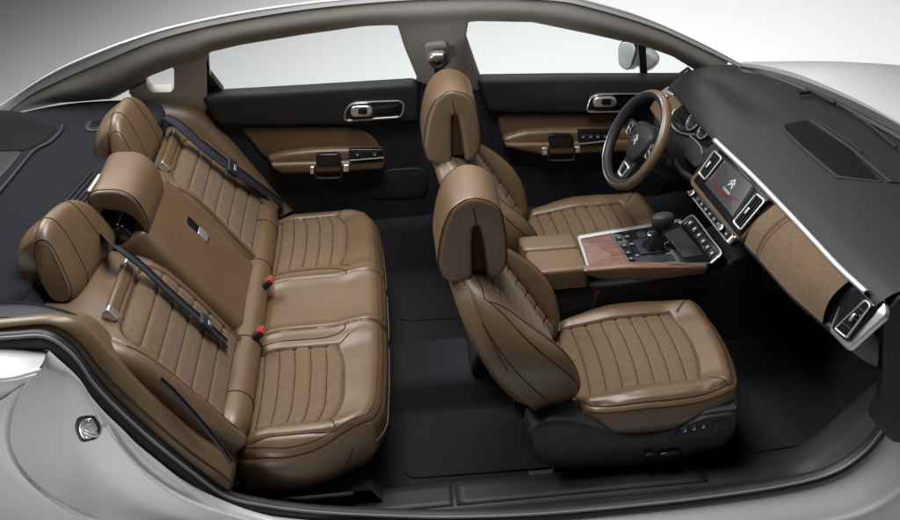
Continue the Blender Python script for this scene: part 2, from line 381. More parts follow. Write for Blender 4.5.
def tuck(c, dx, dy, k, dz=0): return c+np.array([dx, dy, dz])+np.stack([0*c[:, 2], k*np.maximum(0, .74-c[:, 2]), 0*c[:, 2]], 1)
mb = MB(); mb.grid(loft([qa, tuck(qa, -.010, -.010, 0), tuck(qa, -.030, -.012, .16, -.01), tuck(qa, -.10, -.014, .30, -.05), tuck(qa, -.45, -.02, .34, -.22), tuck(qa, -.8, .0, .34, -.55)], 80, 6)); mb.build('quarter_panel', paint, body, sharp=80)
sh_in = ax([(-90, 346), (-40, 347), (10, 347), (55, 353)], y=-.80)
sh_c = ax([(-90, 368), (-40, 372), (5, 375), (44, 366)], y=-.925)
sh_o = ax([(-90, 382), (-40, 386), (0, 388), (28, 384)], y=-.936); sh_b = ax([(-90, 424), (-40, 420), (0, 408), (19, 399)], y=-.930)
mb = MB(); mb.grid(loft([sh_in, sh_c, sh_o, sh_b], 40, 8)); mb.build('shoulder_panel', paint, body, sharp=80)
# striker in the jamb
def jat(px, py): return pl(px, py, (0, -.862, 0), (0, 1, 0))
sc_ = jat(88, 428); nJ = unit((.35, -.9, .25)); uJ = unit(np.cross((0, 0, 1), nJ)); vJ = np.cross(nJ, uJ)
o = rpoly([(-.026, -.030), (.016, -.034), (.030, -.006), (.022, .036), (-.016, .038), (-.030, .010)], .012, 5)
mb = MB(); mb.prism(o, sc_+nJ*.008, uJ, vJ, nJ, .02, .004); st = mb.build('striker', rubber, jamb)
mb = MB(); mb.prism(o*.74, sc_+nJ*.0105, uJ, vJ, nJ, .01, .003); mb.build('striker_plate', chrome, st) if False else None
mb = MB(); mb.prism(o*.72, sc_+nJ*.0105, uJ, vJ, nJ, .012, .003)
mb.tube(crom([sc_+nJ*.01+uJ*-.012+vJ*.012, sc_+nJ*.035+uJ*-.010+vJ*.010, sc_+nJ*.038+uJ*.012+vJ*-.010, sc_+nJ*.01+uJ*.014+vJ*-.012], 5), .0045, 8)
for s_ in (-1, 1): mb.cyl(sc_+nJ*.010+(uJ*.004+vJ*.017)*s_, nJ, .006, .004, 12)
me_st = mb.build('striker_loop', chrome, jamb)
# silver rocker and front hinge post below the seal
k0 = int(len(ws)*.50)
rk_in = ws[k0:]-Nn[k0:]*.010+np.array([0, -.012, 0])
rk_in = resamp(rk_in, 60)
wX = np.linspace(0, 1, 60)[:, None]
rk1 = rk_in+np.array([.0, -.03, -.012])+wX*np.array([.02, 0, -.012])
rk2 = rk_in+np.array([.0, -.075, -.035])+wX*np.array([.06, 0, -.02])
rk3 = rk_in+np.array([.0, -.10, -.06])+wX*np.array([.085, 0, -.03]); rk4 = rk_in+np.array([0, -.115, -.20])+wX*np.array([.2, 0, -.05])
mb = MB(); mb.grid(loft([rk_in, rk1, rk2, rk3, rk4], 90, 7)); mb.build('rocker_panel', paint, body, sharp=80)
# --- far-side greenhouse: plane leaning inwards above the waistline
GP, GN = (0, .765, .80), unit((0, -1, -.42))
def gh(pts, off=0): return pln(pts, np.array(GP)-GN*off, GN)
BELT_B = [(146, 81), (172, 71)]
low = [(-40, 130), (0, 116), (60, 103), (112, 99), (134, 90), (150, 79), (172, 70.5), (190, 66), (204, 62), (210, 55), (240, 48), (300, 38), (365, 29), (390, 28), (404, 29), (440, 27), (462, 26), (476, 24), (532, 25), (588, 36.5), (644, 49), (672, 59), (700, 73), (722, 86)]
up = [(-40, 137), (0, 116.5), (31, 94.5), (67, 77), (102, 62), (153, 41), (204, 27), (255, 17), (307, 9), (360, 3.5), (409, 0), (460, -2), (510, -2), (563, 1.5), (600, 10), (634, 20), (665, 31), (695, 45), (718, 56), (741, 68), (752, 77)]
n_ = 150
low = [(a, b-3 if 120 < a < 700 else b) for a, b in low]
lowP, upP = resamp(gh(low), n_), resamp(gh(up), n_)
# re-sample both by image-x-like coordinate (world x) so the ribs stay upright
def byx(P, xs): o_ = np.argsort(P[:, 0]); return np.stack([xs, np.interp(xs, P[o_, 0], P[o_, 1]), np.interp(xs, P[o_, 0], P[o_, 2])], 1)
xr = np.linspace(max(lowP[0, 0], upP[0, 0])+.002, min(lowP[-1, 0], upP[-1, 0])-.002, n_)
L_, U_ = byx(resamp(gh(low), 400), xr), byx(resamp(gh(up), 400), xr)
inn = -np.array([0, 1, .35])
G = []
for t in np.linspace(0, 1, 13):
    bulge = .022*math.sin(math.pi*t)**(.8 if t < .5 else 1.4)
    hgt = np.clip(np.linalg.norm(U_-L_, axis=1)/.12, 0, 1)[:, None]
    G.append(L_*(1-t)+U_*t+unit((0, -1, -.25))*bulge*hgt)
G = [L_+np.array([0, .03, .0])]+G+[U_+np.array([0, .012, .012])]
mb = MB(); mb.grid(np.array(G)); rail = mb.build('roof_rail', headl, body, sharp=60)
# painted roof edge above the rail
po = [(-40, 128), (0, 105), (51, 72.5), (102, 49.6), (153, 31.7), (204, 19.4), (255, 10), (307, 3), (358, -2), (409, -6), (460, -8), (510, -8), (563, -4.5), (600, 4), (644, 17.5), (695.5, 40), (741.5, 64), (756, 75)]
mb = MB(); A_ = gh(up, -.004); B_ = gh(po, .010)
mb.grid(loft([A_, (resamp(crom(A_, 6), 120)+resamp(crom(B_, 6), 120))/2+np.array([0, 0, .004]), B_, B_+np.array([0, .05, -.01])], 120, 3)); mb.build('roof_edge', paint, rail, sharp=70)
mb = MB(); mb.tube(resamp(crom(gh(up, .005), 5), 160), .0035, 6); mb.build('edge_seal', rubber, rail)
# pillars (each a panel with depth)
def panel(name, out, mt, parent, off=0, th=.03, R=.008, r=.02, corner=None, p=GP, n=GN, bulge=0, lab=None, sharp=38):
    n = np.asarray(n, float); P3 = pln(out, np.array(p)-n*off, n)
    O = P3.mean(0); ex = unit(np.cross((0, 0, 1), n)*1.0); ey = np.cross(n, ex)
    if ey[2] < 0: ex, ey = -ex, -ey
    q = np.stack([(P3-O)@ex, (P3-O)@ey], 1)
    q = rpoly(q, r if corner is None else corner)
    mb = MB(); mb.prism(q, O, ex, ey, n, th, R, bulge=bulge); return mb.build(name, mt, parent, label=lab, sharp=sharp)
panel('b_pillar_trim', [(396, 22), (470, 18), (466, 40), (484, 91), (470, 93), (419, 84), (404, 48)], headl, body, off=-.012, th=.05, R=.012, r=.02, sharp=60)
panel('lower_pillar_trim', [(417, 80), (484, 90), (492, 130), (500, 230), (412, 230)], plastic, body, off=-.006, th=.05, R=.01, r=.01, p=(0, .775, .8), n=(0, -1, 0))
cp = panel('c_pillar_trim', [(168, 60), (210, 50), (206, 64), (207, 100), (215, 126), (196, 108), (150, 104), (134, 100), (128, 92), (146, 82), (147, 87), (152, 92.5), (171, 92), (174, 88), (174, 70)], pillarm, body, off=-.004, th=.04, R=.002, corner=[.004, .01, .01, .02, .01, .02, .01, .01, .01, .003, .01, .012, .008, .006, .003], sharp=60)
panel('rear_window_trim', [(202, 62), (209, 60), (210, 75), (224, 93), (222, 108), (206, 98)], gloss, body, off=.02, th=.03, R=.004, r=.006)
# belt anchor on the middle pillar
ah = pl(436, 57, np.array(GP)+GN*.05, GN); eu = unit((1, 0, .02)); ev = np.cross(GN, eu); ev = ev if ev[2] > 0 else -ev
mb = MB(); mb.prism(rpoly([(-.036, -.05), (.042, -.05), (.042, .040), (-.036, .040)], .02), ah-GN*.022, eu, ev, GN, .02, .004); mb.build('anchor_plate', headl, body)
an = thing('seat_belt_anchor', 'chrome belt guide with black loop high on the grey middle pillar', 'belt anchor', tuple(ah))
mb = MB(); mb.prism(rpoly([(-.030, -.006), (.030, .006), (.032, .026), (-.012, .030), (-.030, .018)], .010), ah+GN*.022, eu, ev, GN, .03, .008, both=True); mb.build('guide', chrome, an)
mb = MB(); mb.tube(crom([ah+GN*.01+eu*-.02+ev*.0, ah+GN*.02+eu*.0+ev*-.028, ah+GN*.02+eu*.030+ev*-.012, ah+GN*.012+eu*.03+ev*.025], 6), .010, 8)
mb.prism(rpoly([(-.010, -.062), (.028, -.062), (.020, -.02), (-.012, -.02)], .006), ah+GN*.016, eu, ev, GN, .012, .003); mb.build('loop', rubber, an)
def panelf(*a, off=0, **k): return panel(*a, off=-off, **k)
# window panes
def pane(name, pts, parent, off=.03):
    return panel(name, pts, glass, parent, off=off, th=.004, R=.001, r=.02)
pane('quarter_window', [(140, 80), (174, 66), (176, 95), (148, 95)], body)
# ================================================================ FAR DOORS
DP, DN = np.array((0, .765, .8)), np.array((0, -1.0, 0))
def dpanel(name, out, mt, parent, off=0, th=.02, R=.005, r=.012, **k): return panel(name, out, mt, parent, off=off, th=th, R=R, r=r, p=DP, n=DN, **k)
def dpt(px, py, off=0): return pl(px, py, DP+DN*off, DN)
def door(name, label, base, pad, insert, arm_up, arm_front, cup, clips, switch, handle, inner, pocket, loop, glass_out, nsw):
    c = dpt(*base[0]); root = thing(name, label, 'car door', (float(c[0]), .80, 0))
    dpanel('inner_panel', base, plastic, root, off=.0, th=.06, R=.01, r=.03)
    # rolled upper pad
    p = dpanel('upper_pad', pad, dashpad, root, off=-.035, th=.05, R=.022, r=.03, sharp=80)
    dpanel('fabric_insert', insert, leather, root, off=-.012, th=.02, R=.008, r=.03, sharp=80)
    # armrest: protruding block, top sloping
    ar = dpanel('armrest', arm_front, leather, root, off=-.060, th=.06, R=.014, r=.012, sharp=80)
    dpanel('armrest_pad', arm_up, leather, ar, off=-.045, th=.045, R=.018, r=.02, sharp=80)
    dpanel('pull_cup', cup, gloss, root, off=-.066, th=.02, R=.004, r=.014)
    for q in clips: dpanel('clip', q, bright, root, off=-.068, th=.012, R=.003, r=.004)
    lp = np.array([dpt(x, y, .070) for x, y in loop]); mb = MB(); mb.tube(crom(lp, 6), .0045, 8); mb.build('pull_strap_trim', dashpad, root)
    sw = dpanel('switch_panel', switch, gloss, root, off=-.064, th=.02, R=.003, r=.006)
    (x0, y0), (x1, y1), (x2, y2), (x3, y3) = switch
    st = np.array([dpt(x3, y3-1, .069), dpt(x2, y2-1, .069)]); mb = MB(); mb.tube(st, .0032, 6); mb.build('switch_strip', chrome, sw)
    for i in range(nsw):
        t = (i+.7)/(nsw+.6) if nsw > 2 else .25+.5*i
        q = np.array([x0+(x1-x0)*t, y0+(y1-y0)*t+(y3-y0)*.42]); o_ = dpt(q[0], q[1], .067)
        mb = MB(); mb.box(o_, (.011, .008, .004), (1, 0, 0), (0, 0, 1), (0, -1, 0), .003); mb.build('switch', plastic2, sw)
        mb = MB(); mb.box(o_+np.array([0, -.0045, 0]), (.004, .0014, .0008), (1, 0, 0), (0, 0, 1), (0, -1, 0), .0005); mb.build('switch_mark', icon_m, sw)
    hb = dpanel('handle_bezel', handle, gloss, root, off=-.040, th=.012, R=.003, r=.02)
    hp = np.array([dpt(x, y, .043) for x, y in handle]); hp2 = rpoly(np.stack([hp[:, 0], hp[:, 2]], 1), .02); ring = np.stack([hp2[:, 0], np.full(len(hp2), hp[0, 1]), hp2[:, 1]], 1)
    mb = MB(); mb.tube(ring, .0035, 8, closed=True); mb.build('bezel_ring', chrome, hb)
    ih = dpanel('door_handle', inner, chrome, root, off=-.058, th=.016, R=.006, r=.020, sharp=80)
    cxy = np.mean(inner, 0); w_ = (inner[1][0]-inner[0][0]); h_ = inner[2][1]-inner[1][1]
    dpanel('handle_recess', [(cxy[0]-w_*.16, cxy[1]-h_*.36), (cxy[0]+w_*.30, cxy[1]-h_*.36), (cxy[0]+w_*.26, cxy[1]+h_*.30), (cxy[0]-w_*.18, cxy[1]+h_*.30)], gloss, ih, off=-.0595, th=.012, R=.002, r=.012)
    if pocket is not None:
        dpanel('map_pocket', pocket, plastic, root, off=-.005, th=.03, R=.004, r=.04, sharp=80)
    panel('window_glass', glass_out, glass, root, off=.03, th=.004, R=.001, r=.03)
    return root
rd = door('rear_door', 'far rear door panel with two-switch armrest and tan upper insert, behind the rear bench', [(205, 96), (419, 84), (424, 225), (300, 260), (240, 235), (205, 130)],
     [(200, 98), (222, 94.5), (419, 82.5), (419, 124), (345, 126.5), (240, 128), (216, 126)],
     [(240, 127.5), (347, 126.5), (365, 131), (376, 140), (382, 152), (349, 152), (266, 160)],
     [(266, 158.5), (285, 153.5), (315, 150.5), (349, 149.5), (384, 151), (385, 163), (272, 168)], [(270, 164), (320, 162.5), (385, 161), (384, 170.5), (330, 174), (281, 175), (272, 169)],
     [(316, 154.5), (340, 154), (342, 165.5), (316, 166.5)], [[(310, 167), (315.5, 166.6), (315.5, 174.2), (310, 174.4)], [(343, 165.2), (349, 164.8), (349, 172), (343, 172.2)]],
     [(349, 149.5), (383, 149.5), (384, 158.5), (349, 161.5)], [(346, 109), (353, 102.6), (400, 100.8), (404, 104), (402, 117), (344, 121)], [(351, 106.5), (372, 105.8), (373.5, 116.5), (350, 117.2)],
     [(372, 178), (386, 170), (420, 167.5), (428, 174), (428, 190), (420, 198), (368, 200)], [(315, 166), (315, 175), (318, 178), (338, 178), (341, 175), (341.5, 165)],
     [(198, 56), (300, 24), (408, 14), (424, 88), (216, 100)], 2)
fd = door('front_door', 'far front door panel with wing mirror and four-switch armrest beside the steering wheel', [(478, 81), (700, 79), (700, 130), (640, 230), (500, 230), (490, 130)],
     [(476, 79), (560, 77.8), (694, 77.5), (700, 96), (607, 114.5), (498, 114.5), (488, 114)],
     [(497, 114.5), (611, 114.5), (626, 122), (632, 134), (577, 133), (502, 140)],
     [(502, 139), (524, 132.5), (546, 131), (577, 130.5), (640, 130.5), (640, 145), (506, 148)], [(504, 144), (550, 143.5), (632, 141), (630, 153), (545, 156.5), (520, 152), (507, 148)],
     [(549, 135.2), (573, 135.2), (574, 146.5), (549, 147.2)], [[(542, 148), (548, 147.8), (548, 155.2), (542, 155.4)], [(575, 147), (580.5, 146.8), (580.5, 153), (575, 153.2)]],
     [(578, 131), (612, 130.5), (612, 141.5), (579, 145)], [(590.6, 97), (599.5, 93.8), (646, 93.8), (648, 98), (630, 111.5), (586, 111.8)], [(594, 97.6), (616, 97), (617.5, 107), (593, 107.8)],
     [(512, 166), (545, 168), (560, 180), (580, 200), (560, 216), (512, 216)], [(548.6, 147), (548.6, 157), (551, 160.3), (572, 160), (574, 157), (574.3, 147)],
     [(452, 14), (545, 10), (668, 44), (706, 84), (480, 88)], 4)
# door mirror, outside the glass
MP, MN = np.array((0, .95, .85)), unit((-.55, -.80, .05))
mg = [(618, 48), (621.5, 42), (633, 43), (635.8, 49), (628.8, 71), (618, 65)]
P3 = pln(mg, pl(627, 56, (0, .95, 0), (0, 1, 0)), MN); O = P3.mean(0); ex = unit(np.cross((0, 0, 1), MN)); ey = np.cross(MN, ex)
q = rpoly(np.stack([(P3-O)@ex, (P3-O)@ey], 1), .022)
mb = MB(); mb.prism(q*1.28, O-MN*.012, ex, ey, MN, .13, .05, seg=6)
mh = mb.build('mirror_housing', paint, fd, sharp=80)
mb = MB(); mb.prism(q*1.08, O-MN*.004, ex, ey, MN, .02, .004); mb.build('mirror_rim', gloss, mh)
mb = MB(); mb.prism(q, O, ex, ey, MN, .01, .002); mb.build('mirror_glass', mat('mirror_silver', (.62, .63, .65), .25, .35), mh)
fo = ax([(641, 50), (652, 51), (662, 58), (660, 66), (652, 73), (641, 74)], y=.97); O2 = fo.mean(0); q2 = rpoly(np.stack([fo[:, 0]-O2[0], fo[:, 2]-O2[2]], 1), .02)
mb = MB(); mb.prism(q2, O2, (1, 0, 0), (0, 0, 1), (0, -1, 0), .12, .03, seg=5); mb.build('mirror_foot', paint, fd, sharp=80)
panel('quarterlight_bar', [(638, 45), (646, 47.5), (648, 79), (641, 79)], rubber, fd, off=.01, th=.02, R=.003, r=.002)
panel('corner_trim', [(676, 79.5), (689, 70), (700, 80)], gloss, fd, off=.004, th=.02, R=.003, r=.003)
# ================================================================ FRONT SEATS
def sd_insert(X, Y, hw, x0, xf):                        # positive inside the quilted centre panel
    return np.minimum(np.minimum(hw-np.abs(Y), xf-X), X-x0)
def groove(d, depth, wd): return -depth*np.exp(-(d/wd)**2)
def make_front_seat():
    yc = -.37
    root = thing('front_seat', 'near tan leather front seat with seat-adjuster buttons on its dark side trim', 'car seat', (.10, yc, 0), 'front seats')
    # ---- cushion
    hx, hy = .262, .268
    def xf(Y): return .150-.95*np.maximum(np.abs(Y)-.02, 0)**1.9
    def xr(Y): return .150+.40*(xf(Y)-.150)
    def top(X, Y):
        side = ss((np.abs(Y)-.135)/.075)
        z = .356+.022*side+.020*ss((X-.10)/.12)*(1-.4*side)-.022*ss((-.02-X)/.2)
        return z-.012*(np.clip(X-.20, 0, 1)/.06)**2*.4
    def disp(X, Y, r):
        d = sd_insert(X, Y, .168, -.5, xf(Y)); ins = d > 0
        ph = (xr(Y)-X)/.047; fr = np.abs((ph % 1)-.5)*2
        pl_ = np.where(ins, -.006*fr**6+.002*ss(d/.03), 0)
        g = groove(d, .006, .005)
        br = groove(np.abs(Y)-.222, .004, .004)*(r < .85)
        fs = groove(np.where((np.abs(Y) > .165), X-.150-(np.abs(Y)-.165)*.9, 9), .005, .005)*(np.abs(Y) < .225)
        wr = .0006*np.sin(X*38+Y*21)*np.sin(Y*33-X*17)
        return pl_+g+br+fs*.35+wr+groove(r-.845, .0045, .010)
    p = Pad(hx, hy, .052, .135, top, disp, k=.42, na=230, nb=190, taper=.02, puff=.012).map(frame((.275, yc, 0), (1, 0, 0), (0, 1, 0), (0, 0, 1)))
    ins = lambda X, Y, r: (sd_insert(X, Y, .168, -.5, xf(Y)) > .0) & (r < .86)
    p.build([('cushion_insert', suede, ins), ('cushion', leather, None)], root)
    yy = np.linspace(-.168, .168, 40)
    out = [p.seam([(x, s*.168) for x in np.linspace(-.19, xf(np.array(.168)), 24)], -.0005) for s in (-1, 1)]+[p.seam([(xf(np.array(y)), y) for y in yy], -.0005)]
    out += [p.seam([(.150+t*.055*.9, s*(.167+t*.055)) for t in np.linspace(0, 1, 10)], .0003) for s in (-1, 1)]
    out += [p.rim(.845, 0, 1, .0005)]+[p.seam([(xr(np.array(y))-.047*k, y) for y in np.linspace(-.164, .164, 30) if xr(np.array(y))-.047*k < xf(np.array(y))-.004], .0002) for k in range(1, 8)]
    tubes(out, .0016, 'seam', thread, root)
    tubes([p.rim(.868, .0, 1, .0006)], .0009, 'stitching', thread, root)
    # ---- backrest
    Bp = (-.058, yc, .275)
    st_ = np.linspace(-.05, .75, 161); ln_ = np.radians(30-16*ss((st_-.14)/.50)); cx_ = np.cumsum(-np.sin(ln_))*.005; cz_ = np.cumsum(np.cos(ln_))*.005
    cx_ -= np.interp(0, st_, cx_); cz_ -= np.interp(0, st_, cz_)
    def spine(S_, Y_, N_):
        x0, z0, l0 = np.interp(S_, st_, cx_), np.interp(S_, st_, cz_), np.interp(S_, st_, ln_)
        return np.stack([Bp[0]+x0+N_*np.cos(l0), yc+Y_, Bp[2]+z0+N_*np.sin(l0)], 1)
    HX = .266
    sW = [0, .06, .14, .24, .33, .39, .43, .47, .51, .55]; vW = [.205, .238, .258, .266, .264, .252, .236, .214, .188, .165]
    def Wd(s): return sinterp(s, sW, vW, .022)
    def topb(X, Y):
        s_ = X+HX; side = ss((np.abs(Y)-.125)/.09)
        b = sinterp(s_, [0, .06, .14, .25, .34, .42, .50, .57], [.135, .145, .135, .105, .072, .040, .012, .0], .025)
        return .098+.012*np.sin(np.clip(s_/.5, 0, 1)*np.pi)+b*side*.78-.020*ss((s_-.42)/.14)
    def warpb(X, Y, Z):
        s_ = X+HX; Y = Y*Wd(s_)/.268
        Z = Z-.03*ss((s_-.42)/.25)*0
        return X, Y, Z
    def dispb(X, Y, r):
        s_ = X+HX; d = np.minimum(.150-np.abs(Y), np.minimum(.45-s_, s_-.03)); ins = d > 0
        fr = np.abs(((s_-.03)/.050 % 1)-.5)*2
        out_ = np.where(ins, -.006*fr**7+.002*ss(d/.03), 0)+groove(d, .006, .005)
        out_ += 0
        return out_+groove(r-.89, .004, .006)+.0004*np.sin(s_*40)*np.sin(Y*31)
    pb = Pad(HX, .268, .062, .105, topb, dispb, warpb, k=.75, na=220, nb=220, rt=.72, re=.86, taper=.010, puff=.010)
    # deepen the side walls so they reach the shell behind
    sdn = np.clip((pb.r-.86)/.14, 0, 1); pb.P[..., 2] = np.where(sdn > 0, (topb(pb.X0, pb.Y0)-.062)*(1-sdn)+np.minimum(.012, topb(pb.X0, pb.Y0)-.062)*sdn, pb.P[..., 2])
    pb.smooth(.64, .78, 260)
    pb.map(lambda P: spine((P[:, 0]+HX)*1.14-.068, P[:, 1], P[:, 2]))
    insb = lambda X, Y, r: (np.abs(Y) < .150) & (X+HX < .45) & (X+HX > .03) & (r < .8)
    pb.build([('backrest_insert', suede, insb), ('backrest', leather, None)], root)
    sp = [pb.seam([(s_-HX, t*.205) for s_ in np.linspace(.06, .46, 40)], .0004) for t in (-1, 1)]
    sp += [pb.seam([(s_-HX, t*.150) for s_ in np.linspace(.03, .45, 40)], -.0003) for t in (-1, 1)]+[pb.seam([(.45-HX, y) for y in np.linspace(-.15, .15, 20)], -.0003)]
    sp += [pb.rim(.815, 0, 1, .0005), pb.rim(.945, 0, 1, .0005)]
    sp += [pb.seam([(.03+.05*k+.025*0-HX, y) for y in np.linspace(-.147, .147, 20)], .0002) for k in range(1, 9)]
    tubes(sp, .0016, 'seam', thread, root)
    # ---- shell behind
    def tops(X, Y): return .035-.0*X
    ps = Pad(HX-.004, .262, .03, .05, lambda X, Y: .030+.008*np.cos(Y*5), None, warpb, k=.75, na=60, nb=60, rt=.8, re=.93)
    ps.map(lambda P: spine(P[:, 0]+HX, P[:, 1], .016-P[:, 2])); ps.build([('back_shell', leather, None)], root)
    # ---- headrest: folded pad, open slot in its side
    side = [(x_, z_-.020) for x_, z_ in [(-.298, .838), (-.297, .801), (-.287, .768), (-.262, .752), (-.240, .748), (-.222, .754), (-.216, .775), (-.2135, .85), (-.209, .918), (-.2015, .928), (-.194, .918), (-.186, .85), (-.181, .775), (-.175, .757), (-.160, .757), (-.142, .775), (-.132, .80), (-.129, .84), (-.131, .898), (-.139, .962), (-.157, .995), (-.182, 1.012), (-.21, 1.018), (-.235, 1.008), (-.262, .980), (-.284, .92)]]
    side = [(-.226+(x_+.212)*1.13, .845+(z_-.86)*.97) for x_, z_ in side]
    q = crom(side, 5, True)
    mb = MB(); mb.prism(np.stack([-(q[:, 0]+.226), q[:, 1]-.845], 1), (-.226, yc-.108, .845), (-1, 0, 0), (0, 0, 1), (0, -1, 0), .216, .016, seg=6, both=True)
    hr = mb.build('headrest', leather, root, sharp=80)
    q2 = resamp(q, 150, True)
    outer = np.array([p_ for p_ in q2 if not (-.2285 < p_[0] < -.193 and p_[1] < .90)])
    i0 = np.argmin(outer[:, 1]+outer[:, 0]*.0); c_ = np.array([-.226, .845])
    def ring(y, sc_): return np.stack([c_[0]+(outer[:, 0]-c_[0])*sc_, np.full(len(outer), y), c_[1]+(outer[:, 1]-c_[1])*sc_], 1)
    ang = np.arctan2(outer[:, 0]-c_[0], outer[:, 1]-c_[1]); od = np.argsort(ang); outer = outer[od]; outer = outer[(np.abs(ang[od]) < 2.6)]
    tubes([ring(yc-.1005, .982), ring(yc+.1005, .982)], .0016, 'seam', thread, hr)
    top_seam = [np.array([(-.214, yc+s*.1095, .895), (-.216, yc+s*.1105, .925), (-.219, yc+s*.106, .957), (-.221, yc+s*.096, .976)]) for s in (-1, 1)]
    tubes([crom(t, 6) for t in top_seam], .0014, 'slot_seam', thread, hr)
    for s in (-.05, .05): tubes([[(-.245, yc+s, .77), (-.255, yc+s, .69)]], .006, 'headrest_post', chrome, root, 12)
    mb = MB(); mb.box((-.211, yc, .815), (.022, .088, .075), r=.006); mb.build('slot_shade_block', thread, hr)  # dark block added inside the slot, stands in for its deep shade
    # ---- side trim, outer side
    o = crom([(-.105, .305), (-.095, .215), (-.045, .168), (.10, .146), (.26, .142), (.43, .178), (.475, .205), (.492, .26), (.487, .318), (.475, .325), (.40, .322), (.355, .300), (.27, .270), (.16, .268), (.10, .30), (.02, .335), (-.05, .345)], 5, True)
    mb = MB(); mb.prism(o, (0, yc-.270, 0), (1, 0, 0), (0, 0, 1), (0, -1, 0), .10, .016, seg=4, bulge=.004); tr = mb.build('side_trim', rubber, root, sharp=80)
    o = rpoly([(.285, .232), (.45, .222), (.485, .255), (.484, .318), (.385, .312), (.335, .288)], .02)
    mb = MB(); mb.prism(o, (0, yc-.279, 0), (1, 0, 0), (0, 0, 1), (0, -1, 0), .02, .006); sw = mb.build('switch_pod', plastic, tr)
    for i in range(3):
        c = np.array([.335+i*.026, yc-.2795, .272+i*.004])
        mb = MB(); mb.box(c, (.0105, .0125, .003), (1, 0, .15), (-.15, 0, 1), (0, -1, 0), .003); b = mb.build('memory_button', dashpad, sw)
        mb = MB(); mb.box(c+np.array([0, -.0035, 0]), (.005, .0016, .0006), (1, 0, .15), (-.15, 0, 1), (0, -1, 0), .0005); mb.box(c+np.array([.001, -.0035, .005]), (.0016, .004, .0006), (1, 0, .15), (-.15, 0, 1), (0, -1, 0), .0005); mb.build('button_mark', icon_m, b)
    mb = MB(); mb.box((.440, yc-.2795, .278), (.026, .022, .0016), (1, 0, .1), (-.1, 0, 1), (0, -1, 0), .003); mb.build('blank_cover', plastic, sw)
    mb = MB(); mb.cyl((.235, yc-.272, .196), (0, -1, 0), .013, .016, 20); mb.build('recline_knob', gloss, tr)
    mb = MB(); mb.box((.295, yc-.280, .192), (.030, .010, .008), (1, 0, .1), (-.1, 0, 1), (0, -1, 0), .005); mb.build('slide_lever', gloss, tr)
    # ---- frame and rails
    mb = MB(); mb.box((.20, yc, .19), (.24, .21, .07), r=.02); mb.build('seat_frame', plastic, root)
    for s in (-1, 1):
        mb = MB(); mb.box((.19, yc+s*.19, .055), (.29, .022, .02), r=.006); mb.box((.0, yc+s*.19, .10), (.03, .018, .05), r=.006); mb.box((.38, yc+s*.19, .10), (.03, .018, .05), r=.006)
        mb.build('seat_rail', rubber, root)
    return root
seat_n = make_front_seat()
seat_f = copy_tree(seat_n); seat_f.location.y = .37; seat_f.scale.y = -1
seat_f['label'] = "driver's tan leather front seat behind the steering wheel, beside the far front door"
